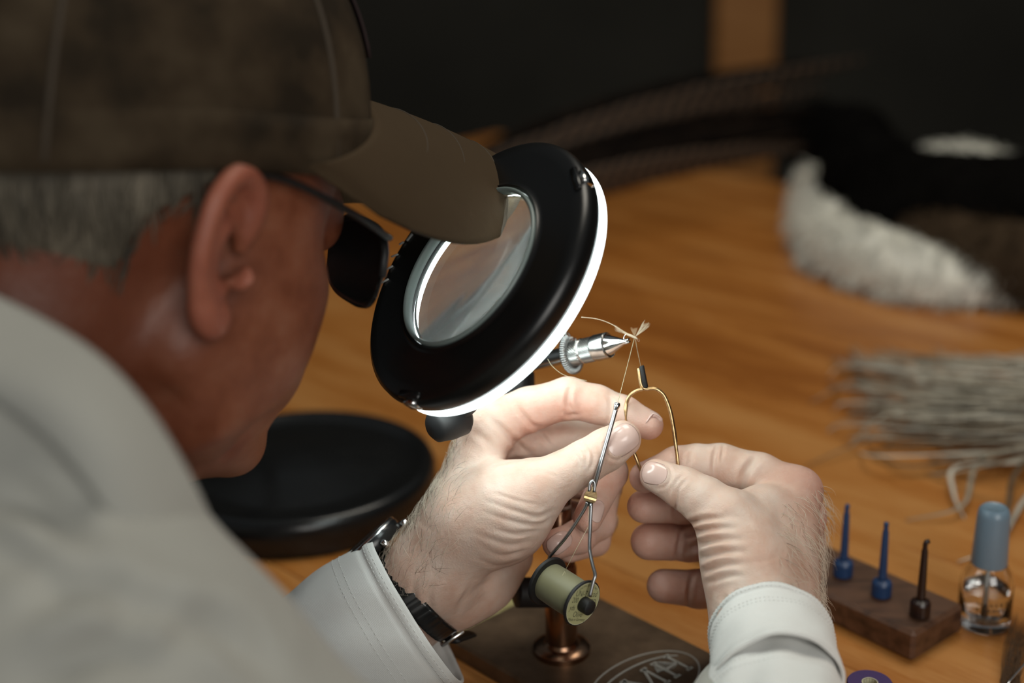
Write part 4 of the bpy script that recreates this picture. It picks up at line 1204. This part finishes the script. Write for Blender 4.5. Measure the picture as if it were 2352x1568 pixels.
# one body mesh
def stack(parts):
    V = []; Q = []; o = 0
    for v, q in parts:
        V.append(v); Q.append(q + o); o += len(v)
    return np.vstack(V), np.vstack(Q)
V, Q = stack([(LV, LQ), (RV, RQ), (HW, HQ), (BV, BQ)])
tone = np.zeros((len(V), 4), np.float32); tone[:, 3] = 1
nL, nR, nH = len(LV), len(RV), len(HW)
tone[nL + nR:, 0] = 1.0
def redden(V, ref, pts, amt, sig):
    r = np.zeros(len(V))
    for q in pts:
        r = np.maximum(r, amt * np.exp(-(np.linalg.norm(V - hp_(ref, q), axis=1) / sig) ** 2))
    return r
tone[:nL, 1] = redden(LV, LH, [(1345, 1200, 0), (1280, 1248, 10), (1390, 1110, 20), (1500, 990, 10), (1305, 950, 5), (1240, 985, 10), (1320, 1250, 25), (1380, 1200, 40), (1370, 1250, 55)], .40, .017)
tone[nL:nL + nR, 1] = redden(RV, RH, [(1478, 1163, 30), (1492, 1250, 40), (1530, 1345, 45), (1470, 1105, 20), (1540, 1260, 40), (1860, 1110, 25), (1880, 1180, 30), (1560, 1170, 40), (1580, 1250, 50), (1600, 1350, 55), (1640, 1350, 60)], .42, .018)
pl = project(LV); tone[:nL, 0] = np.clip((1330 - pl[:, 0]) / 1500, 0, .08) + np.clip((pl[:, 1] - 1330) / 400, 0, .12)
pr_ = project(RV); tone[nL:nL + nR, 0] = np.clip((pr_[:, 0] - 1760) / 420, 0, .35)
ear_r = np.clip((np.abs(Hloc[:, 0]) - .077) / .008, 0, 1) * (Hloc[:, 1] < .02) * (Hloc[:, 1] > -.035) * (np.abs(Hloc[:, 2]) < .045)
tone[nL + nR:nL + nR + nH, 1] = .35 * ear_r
neck_shade = np.clip((.030 - Hloc[:, 1]) / .05, 0, 1) * np.clip((.03 - Hloc[:, 2]) / .04, 0, 1) * (1 - ear_r)  # shade painted into the skin tone behind the jaw and down the neck
tone[nL + nR:nL + nR + nH, 2] = .75 * neck_shade
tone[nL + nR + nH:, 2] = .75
person = thing('person', 'man in pale shirt and brown cap bending over his tying bench', 'person', (HIP[0], HIP[1], FLOOR_Z + .5))
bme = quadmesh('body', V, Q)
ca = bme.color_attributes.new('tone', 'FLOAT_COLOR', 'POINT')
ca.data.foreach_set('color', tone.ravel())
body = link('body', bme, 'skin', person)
# ---- nails and hairs sit on the hand surface
LB = BVHTree.FromPolygons([tuple(v) for v in LV], [tuple(int(i) for i in q) for q in LQ])
RB = BVHTree.FromPolygons([tuple(v) for v in RV], [tuple(int(i) for i in q) for q in RQ])
def cast(tree, px, py):
    d = Vector(nz(ray(px, py)))
    h, n, i, dist = tree.ray_cast(Vector(CPOS), d)
    return (None, None) if h is None else (np.array(h), np.array(n))
def nail(tree, base, tipp, width_px, normal=None, lift=.00022, rise=.00025):
    a, na = cast(tree, *base); b_, nb = cast(tree, *tipp)
    if a is None or b_ is None: return
    n = nz(na + nb) if normal is None else nz(normal)
    ax = nz(b_ - a); n = nz(n - ax * np.dot(n, ax)); sd = np.cross(n, ax)
    Lh = np.linalg.norm(b_ - a); c0 = np.linalg.norm(a - CPOS)
    w = width_px * c0 / FPX / 2
    nu, nv = 15, 17
    V = []
    for i in range(nu):
        u = i / (nu - 1) * 2 - 1
        for j in range(nv):
            v = j / (nv - 1)
            # rounded base, gently rounded tip
            e0 = .30 * abs(u) ** 2.6; e1 = 1 - .20 * abs(u) ** 2.6
            vv = e0 + (e1 - e0) * v
            p = a + ax * Lh * vv + sd * w * u * (.88 + .12 * math.sin(math.pi * min(1, v * .8 + .1)))
            o_ = Vector(p + n * .012)
            h, nn, ii, dist = tree.ray_cast(o_, Vector(-n))
            q = np.array(h) if h is not None and dist < .03 else p
            edge = min(1, (1 - abs(u)) * 5) * min(1, v * 6 + .1)
            V.append(q + n * (lift * (.15 + .85 * edge) + (rise * v * v)))
    F = [(i * nv + j, i * nv + nv + j, i * nv + nv + j + 1, i * nv + j + 1) for i in range(nu - 1) for j in range(nv - 1)]
    V = relaxed(np.array(V), np.array(F), 2)
    o = link('fingernail', mesh('fingernail', V, F), 'nail', person)
    o.data.flip_normals() if np.dot(vnormals(V, np.array(F)).mean(0), n) < 0 else None
    solidify(o, .0003, -1)
    return o
nail(LB, (1394, 1036), (1462, 986), 70)
nail(LB, (1312, 1226), (1258, 1266), 46)
nail(LB, (1380, 1148), (1364, 1200), 36)
nail(RB, (1534, 1092), (1474, 1082), 56)
a_, n_ = cast(LB, 1484, 948); 
if a_ is not None: nail(LB, (1491, 947), (1520, 966), 34, normal=CAMY * .8 + CAMX * .45 + CAMZ * .35, lift=.00012, rise=.0)
rh = random.Random(77)
def arm_hair(tree, V, Nn, poly, n, flow, col, name, lmin=.005, lmax=.012, rad=1.0, edge=None):
    pr = project(V)
    sel = np.where(inside(pr[:, :2], poly) & ((Nn @ -CAMZ) > -.35))[0]
    if edge is not None: sel = sel[np.abs(Nn[sel] @ CAMZ) < edge]
    mb = MB()
    for _ in range(n):
        j = sel[rh.randrange(len(sel))]
        nrm = Nn[j]
        f = np.asarray(flow) + np.array([rh.gauss(0, .35) for _ in range(3)])
        f = nz(f - nrm * np.dot(f, nrm))
        l = rh.uniform(lmin, lmax); cur = rh.uniform(-.5, .5)
        sd = np.cross(nrm, f)
        P = [V[j] - nrm * .0004 + f * l * t + nrm * l * (.75 * t - .55 * t * t) + sd * l * cur * t * t for t in (0, .25, .5, .75, 1)]
        mb.tube(P, [q * rad for q in (.00008, .00008, .00007, .00005, .00002)], 3, cap=False)
    o = mb.build(name, col, person); o['kind'] = 'stuff'
LN = vnormals(LV, LQ); RN = vnormals(RV, RQ)
lpoly = [(1040, 960), (1075, 1010), (1060, 1120), (1040, 1230), (1010, 1330), (960, 1400), (850, 1350), (850, 1200), (940, 1120)]
fl = CAMX * .5 + CAMY * .8
arm_hair(LB, LV, LN, lpoly, 420, fl, 'hair_light', 'arm_hair')
arm_hair(LB, LV, LN, lpoly, 150, fl, 'hair_dark', 'arm_hair', rad=.8)
spoly = [(1060, 960), (1040, 1060), (1010, 1150), (960, 1210), (900, 1270), (850, 1320), (820, 1200), (1000, 950)]
arm_hair(LB, LV, LN, spoly, 240, fl - CAMX * .5, 'hair_light', 'arm_hair', .006, .014, 1.1, .45)
arm_hair(LB, LV, LN, spoly, 90, fl - CAMX * .5, 'hair_dark', 'arm_hair', .005, .011, .8, .45)
rpoly = [(1790, 1150), (1900, 1110), (1910, 1420), (1770, 1420), (1790, 1300), (1780, 1220)]
arm_hair(RB, RV, RN, rpoly, 420, CAMX * .2 - CAMY * .9, 'hair_light', 'arm_hair', .007, .016, 1.2)
arm_hair(RB, RV, RN, rpoly, 60, CAMX * .3 - CAMY * .9, 'hair_dark', 'arm_hair', .005, .011, .8)

# ---- grey hair at the back of the head
HX = []; 
Fh = Field((-.10, -.13, -.07), (.10, .07, .08), .003)
Fh.ell(np.array((0, -8, 44)) * mm, np.array((80, 101, 88)) * mm, .004)
P = Fh.pts(tuple(slice(0, n) for n in Fh.n))
lowedge = np.maximum(-.052 - P[..., 2], (P[..., 1] + .030) - np.maximum(0, (P[..., 2] - .01)) * 1.2)     # nape line, line behind the ear
Fh.D = np.maximum(np.maximum(Fh.D, lowedge), P[..., 2] - .05).astype(np.float32)
V, Q = Fh.surface(3)
hn = vnormals(V, Q)
link('hair', quadmesh('hair', hw(V), Q), 'grey_hair', person)
mb = MB()
for _ in range(1500):
    j = rh.randrange(len(V))
    if V[j][2] > .045 or np.linalg.norm(V[j] - np.array((0, -.008, .044))) < .07: continue
    f = nz(np.array([0, .25, -1]) + np.array([rh.gauss(0, .2) for _ in range(3)])); f = nz(f - hn[j] * np.dot(f, hn[j]) + hn[j] * .12)
    l = rh.uniform(.010, .022)
    mb.tube([hw(V[j]), hw(V[j] + f * l * .5 + hn[j] * .0012), hw(V[j] + f * l)], [.0007, .0006, .0002], 3, cap=False)
o = mb.build('hair_strands', 'grey_hair', person); o['kind'] = 'stuff'

# ---- shirt
Fs = Field(Fb.lo, Fb.lo + (Fb.n - 1) * Fb.h, .005)
trunk(Fs, .014)
def px_chain(Fx, lst, k):
    P = [(at(x, y, d), r * d / FPX) for (x, y, d, r) in lst]
    for i in range(len(P) - 1):
        Fx.cone(P[i][0], P[i + 1][0], P[i][1], P[i + 1][1], k)
# back and shoulder mass in the foreground, collar roll round the neck
px_chain(Fs, [(-260, 1000, .52, 260), (60, 1270, .485, 300), (200, 1640, .455, 430)], .03)
px_chain(Fs, [(-200, 1100, .56, 260), (120, 1300, .55, 250), (330, 1560, .53, 230)], .03)
px_chain(Fs, [(200, 1640, .455, 430), (700, 2050, .46, 400), (1130, 2350, .50, 330)], .02)
# opening at the neck
P0 = hw((0, -.02, -.05)); P1 = neckb
sl = Fs.sl(np.minimum(P0, P1) - .12, np.maximum(P0, P1) + .12)
d = d_cone(Fs.pts(sl), P0 + (P0 - P1) * .4, P0 * .55 + P1 * .45, .060, .052)
Fs.D[sl] = np.maximum(Fs.D[sl], -d)
px_chain(Fs, [(-400, 760, .545, 40), (-240, 690, .505, 95), (-60, 765, .488, 98), (110, 850, .474, 92), (225, 952, .468, 88), (325, 1085, .468, 84), (390, 1212, .474, 76), (445, 1305, .485, 62)], .006)
px_chain(Fs, [(-420, 880, .51, 70), (-220, 850, .47, 150), (-20, 945, .462, 150), (130, 1065, .458, 150), (255, 1220, .462, 140), (345, 1345, .475, 120)], .010)
# the collar goes on round the back and far side of the neck
_na = nz(hw((0, -.03, -.06)) - neckb); _nr = nz(HR - _na * np.dot(HR, _na)); _nf = np.cross(_na, _nr)
_nc = neckb + _na * .035
_ring = [_nc + (_nr * math.cos(t) + _nf * math.sin(t)) * .066 for t in np.linspace(math.radians(75), math.radians(290), 16)]
for i in range(15): Fs.cone(_ring[i], _ring[i + 1], .013, .013, .008)
# sleeves
SLV = [(LSH, .062), (LEL, .056), (at(560, 1580, LH + .016), .034), (at(700, 1490, LH + .020), .026)]
for i in range(3): Fs.cone(SLV[i][0], SLV[i + 1][0], SLV[i][1], SLV[i + 1][1], .02)
Fs.cone(REL, REL * .25 + RWR * .75, .044, .0275, .02)
SRV = [(REL, .056), (at(1640, 1980, .60), .050), (at(1755, 1660, RH - .055), .036)]
for i in range(2): Fs.cone(SRV[i][0], SRV[i + 1][0], SRV[i][1], SRV[i + 1][1], .02)
SV, SQ = Fs.surface(2)
SV = creases(SV, SQ, [
    ([(0, 1120), (120, 1180), (230, 1300)], 8.0, 36), ([(40, 1400), (200, 1350), (330, 1400)], 8.0, 34), ([(250, 1440), (360, 1400), (450, 1420)], 6.0, 30),
    ([(380, 1500), (470, 1430), (560, 1480), (640, 1568)], 7.0, 32), ([(60, 1568), (240, 1500), (380, 1530)], 8.0, 38), ([(-20, 1280), (90, 1300), (160, 1360)], 6.0, 34),
    ([(600, 1380), (640, 1440), (660, 1500)], 4.0, 14), ([(560, 1400), (600, 1450), (640, 1530)], 4.0, 14)])
shirt = link('shirt', quadmesh('shirt', SV, SQ), 'shirt_cloth_shaded', person)
subsurf(shirt, 1)
CT = spline([(-200, 610, .500), (0, 688, .478), (200, 800, .462), (330, 930, .458), (430, 1090, .462), (490, 1220, .472), (524, 1318, .486)], 40)
CB_ = spline([(-260, 800, .452), (-60, 890, .440), (100, 1000, .431), (215, 1130, .429), (290, 1250, .436), (340, 1335, .447), (440, 1400, .464)], 40)
def collar(i, j):
    k_ = i * 39; a = CT[int(round(k_))]; b_ = CB_[int(round(k_))]
    q = a * (1 - j) + b_ * j
    return at(q[0], q[1], q[2] - .009 * math.sin(math.pi * j) ** .8 + .0015 * math.sin(9 * i + 4 * j))
solidify(MB().grid(collar, 40, 14).build('collar', 'shirt_cloth_shaded', shirt), .0022, 0)
def cuff(name, c0, axis, r0, r1, length, up, sq, depthw=.0016, wob=.0012, seed=1, edge_only=False):
    """a turned tube of cloth: opening at c0, running back along -axis"""
    r_, u_, n_ = basis(axis, up)
    rr = random.Random(seed); ph = [rr.uniform(0, 6.28) for _ in range(6)]
    def f(i, j):
        a = 2 * math.pi * i; t = j
        rad = r0 + (r1 - r0) * t + wob * (math.sin(3 * a + ph[0] + 4 * t) * .6 + math.sin(5 * a + ph[1] - 7 * t) * .5 * t + math.sin(9 * a + ph[2] + 9 * t) * .25) + .0009 * math.exp(-((t - .06) / .03) ** 2) - .0010 * math.exp(-((t - .11) / .02) ** 2) - .0008 * math.exp(-((t - .93) / .03) ** 2)
        return c0 - n_ * length * t + (r_ * math.cos(a) + u_ * math.sin(a) * sq) * rad
    mb = MB().grid(f, 96, 44, closed_u=True)
    o = mb.build(name, 'shirt_cloth_lit', shirt)
    solidify(o, depthw, -1)
    # stitching lines
    for t0 in (.045, .085, .30, .36):
        pts = [f(i / 180, t0) for i in range(181)]
        ctr_ = c0 - n_ * length * t0
        mbs = MB()
        for i in range(0, 180, 2):
            a = pts[i]; b_ = pts[i + 1]; o1 = nz(a - ctr_) * .0001
            mbs.tube([a + o1, (a + b_) / 2 + o1 * 1.6, b_ + o1], .00015, 4)
        s_ = mbs.build('stitching', 'shirt_cloth_lit', o); s_['kind'] = 'stuff'
    return o
LCa = nz(nz(at(1000, 1363, LH + .02) - at(900, 1427, LH + .02)) + CAMZ * .06)
LCc = at(960, 1396, LH + .022)
cuff('left_cuff', LCc, LCa, 212 * (LH + .02) / FPX, 205 * (LH + .02) / FPX, .066, CAMY, .92, wob=.0018, seed=3)
cuff('left_sleeve', LCc - LCa * .060 + CAMY * .001, nz(LCa - CAMY * .05), .0405, .060, .10, CAMY, .95, wob=.0032, seed=12)
RCc = at(1768, 1470, RH - .030)
RCa = nz(at(1755, 1440, RH - .028) - at(1768, 1640, RH - .062))
cuff('right_cuff', at(1766, 1452, RH - .030), nz(RCa + CAMZ * .75), 139 * (RH - .03) / FPX, 146 * (RH - .04) / FPX, .040, CAMX, 1.0, wob=.0008, seed=9)
cuff('right_sleeve_fold', at(1768, 1530, RH - .045), nz(RCa + CAMZ * .45), 138 * (RH - .05) / FPX, 190 * (RH - .06) / FPX, .075, CAMX, 1.0, wob=.0020, seed=5)

# ------------------------------------------------------------------ cap
_ct = math.radians(8); _cy = math.radians(7)
def cw_(p):
    x, y, z = p; z -= .036
    x, y = x * math.cos(_cy) + y * math.sin(_cy), -x * math.sin(_cy) + y * math.cos(_cy)
    return hw((x, y * math.cos(_ct) - z * math.sin(_ct), .036 + y * math.sin(_ct) + z * math.cos(_ct)))
cap = thing('baseball_cap', 'faded brown cloth baseball cap with a curved bill on the man', 'cap', HC + HU * .04)
CA, CB, CH = .0875, .1095, .108       # half width, half length, height of the crown
cz = .036; cf = -.006
def sq_(v): return math.copysign(abs(v) ** .84, v)
def crown(i, j):
    a = 2 * math.pi * i; t = j
    z = cz + CH * math.sin(t * math.pi / 2) ** .95
    s = math.cos(t * math.pi / 2) ** .62 if t < 1 else 0.0
    # pressed-in band of seam between the six panels
    seam = 1 - .006 * math.exp(-((abs(((a / (math.pi / 3)) % 1) - .5) - .5) / .03) ** 2) * (1 - t)
    back = .004 * math.sin(4 * a + 2) * t * (1 - t) * 2
    x = CA * sq_(math.cos(a)) * s * seam + back
    y = cf + CB * sq_(math.sin(a)) * s * seam + back
    return cw_((x, y, z - .012 * (math.sin(a) < 0) * abs(math.sin(a)) * (1 - t)))
o = MB().grid(crown, 96, 30, closed_u=True).build('crown', 'cap_cloth', cap)
solidify(o, .0018, -1)
def band(i, j):
    a = 2 * math.pi * i
    p = np.array((CA * 1.008 * sq_(math.cos(a)), cf + CB * 1.008 * sq_(math.sin(a)), cz + .001 + .022 * j - .012 * (math.sin(a) < 0) * abs(math.sin(a))))
    s = 1 - .010 * j
    return cw_((p[0] * s, cf + (p[1] - cf) * s, p[2]))
solidify(MB().grid(band, 96, 4, closed_u=True).build('sweat_band', 'cap_cloth', cap), .0012, -1)
MB().lathe([(.006, -.002), (.0055, .001), (.003, .003), (1e-6, .0035)], cw_((0, cf, cz + CH)), HU, 20).build('top_button', 'cap_cloth', cap)
for kq in range(6):
    a = math.pi / 3 * kq + math.pi / 6
    P = [np.array(crown(a / (2 * math.pi), t)) for t in np.linspace(0.02, .985, 20)]
    MB().tube(P, .0013, 6).build('panel_seam', 'cap_seam', cap)
def bill(i, j):
    s = i * 2 - 1; t = j
    w = .0845
    base_y = cf + CB * max(0.0, 1 - abs(s * w * .985 / CA) ** 2.4) ** (1 / 2.4) * .985
    ln = .098 * (1 - abs(s) ** 3.6) ** .5
    x = s * w * (1 - .05 * t)
    y = base_y + ln * t
    e = ln * t / .098
    z = cz + .030 - .026 * abs(s) ** 1.8 - .022 * e * (.55 + .45 * e) - .052 * e * abs(s) ** 1.7
    return cw_((x, y, z))
o = MB().grid(bill, 61, 22).build('bill', 'cap_bill', cap); solidify(o, .0032, 0)
for tt in (.35, .6, .85):
    MB().tube([np.array(bill(i, tt)) + HU * .0017 for i in np.linspace(.04, .96, 50)], .0004, 5).build('bill_stitch', 'cap_seam', cap)
def patch(i, j):
    a = math.pi / 2 + (i - .5) * .75; t = .28 + .38 * j
    p = np.array(crown(a / (2 * math.pi), t)); n = nz(p - cw_((0, cf, cz + .02)))
    return p + n * .0016
solidify(MB().grid(patch, 16, 12).build('front_patch', 'cap_patch', cap), .0012, 1)

# ------------------------------------------------------------------ glasses
gl = thing('sunglasses', 'dark wraparound glasses under the bill of the cap', 'glasses', hw((0, .105, .02)))
for s in (-1, 1):
    MB().tube([hw(p) for p in spline([(s * .084, -.006, .034), (s * .083, .02, .036), (s * .079, .06, .029), (s * .068, .096, .021)], 20)], .0024, 8, squash=.7).build('temple', 'black_soft', gl)
    def lens(i, j):
        u = i * 2 - 1; v = j * 2 - 1
        rr = math.sqrt(max(0, 1 - abs(u) ** 3.4)) 
        x = .040 + .025 * u; z = .006 + .019 * v * rr - .003 * u
        return hw((s * x, .110 - 2.6 * max(0, x - .012) ** 1.9, z))
    solidify(MB().grid(lens, 24, 16).build('lens', 'smoke_lens', gl), .002, 0)
    P = [np.array(lens(i, 1.0)) for i in np.linspace(0, 1, 20)]
    MB().tube(P, .0020, 8).build('brow_bar', 'black_soft', gl)
MB().tube([hw(p) for p in spline([(-.014, .111, .016), (0, .118, .018), (.014, .111, .016)], 10)], .0022, 8).build('bridge', 'black_soft', gl)

# ------------------------------------------------------------------ wrist watch
wt = thing('wrist_watch', 'black wristwatch strap with steel lugs half under the shirt cuff', 'watch', LCc + LCa * .004)
wr_, wu_, wn_ = basis(LCa, CAMY)
wc = at(950, 1361, LH + .026)
ex, ey = 119 * LH / FPX, 1.0
d_im = nz(at(1010, 1445, LH) - at(870, 1285, LH)); d_in = np.cross(wn_, d_im)
RA, RBk = .0264, .0328
def strap(i, j, w=.0052, off=0.0):
    a = 2 * math.pi * i
    wv = .0004 * math.sin(40 * a)
    return wc + LCa * ((j - .5) * 2 * w) + (d_im * math.cos(a) * (RA + off + wv) + d_in * math.sin(a) * (RBk + off + wv))
o = MB().grid(strap, 120, 7, closed_u=True).build('strap', 'black_gloss', wt); solidify(o, .0022, 1)
def ring_at(a, off=.003): return wc + (d_im * math.cos(a) * (RA + off) + d_in * math.sin(a) * (RBk + off))
aw = math.pi
cw = ring_at(aw, .0065); nw_ = nz(cw - wc); tw_ = np.cross(LCa, nw_)
MB().lathe([(.0165, -.004), (.0180, -.002), (.0182, .002), (.0168, .0048), (.0155, .005), (1e-6, .005)], cw, nw_, 48).build('case', 'black_gloss', wt, sharp=40)
MB().lathe([(.0152, .0051), (.0176, .0042), (.0178, .003)], cw, nw_, 48, caps=False).build('bezel', 'steel', wt)
for s in (-1, 1):
    for q in (-1, 1):
        MB().box(cw + LCa * s * .0075 + tw_ * q * .0165 - nw_ * .002, (tw_, LCa, nw_), (.0042, .0018, .0022), .0008).build('lug', 'bright_steel', wt)
MB().lathe([(.0026, 0), (.0026, .004), (1e-6, .0042)], cw + LCa * .018, LCa, 16).build('crown_knob', 'bright_steel', wt)
ab = .06
cb = ring_at(ab, .004); nb_ = nz(cb - wc); tb_ = np.cross(LCa, nb_)
for (dx, dy, hx, hy) in ((-.006, 0, .0008, .0065), (.006, 0, .0008, .0065), (0, -.0062, .0062, .0008), (0, .0062, .0062, .0008), (0, 0, .0055, .0006)):
    MB().box(cb + tb_ * dx + LCa * dy, (tb_, LCa, nb_), (hx, hy, .0009), .0003).build('buckle_bar', 'steel', wt)
P = [cb + tb_ * t * .012 + nb_ * (.002 + .004 * t) + LCa * .004 * t for t in np.linspace(-.3, 1.6, 10)]
MB().tube(P, [.0048] * 9 + [.003], 12, squash=.35).build('strap_tail', 'black_soft', wt)
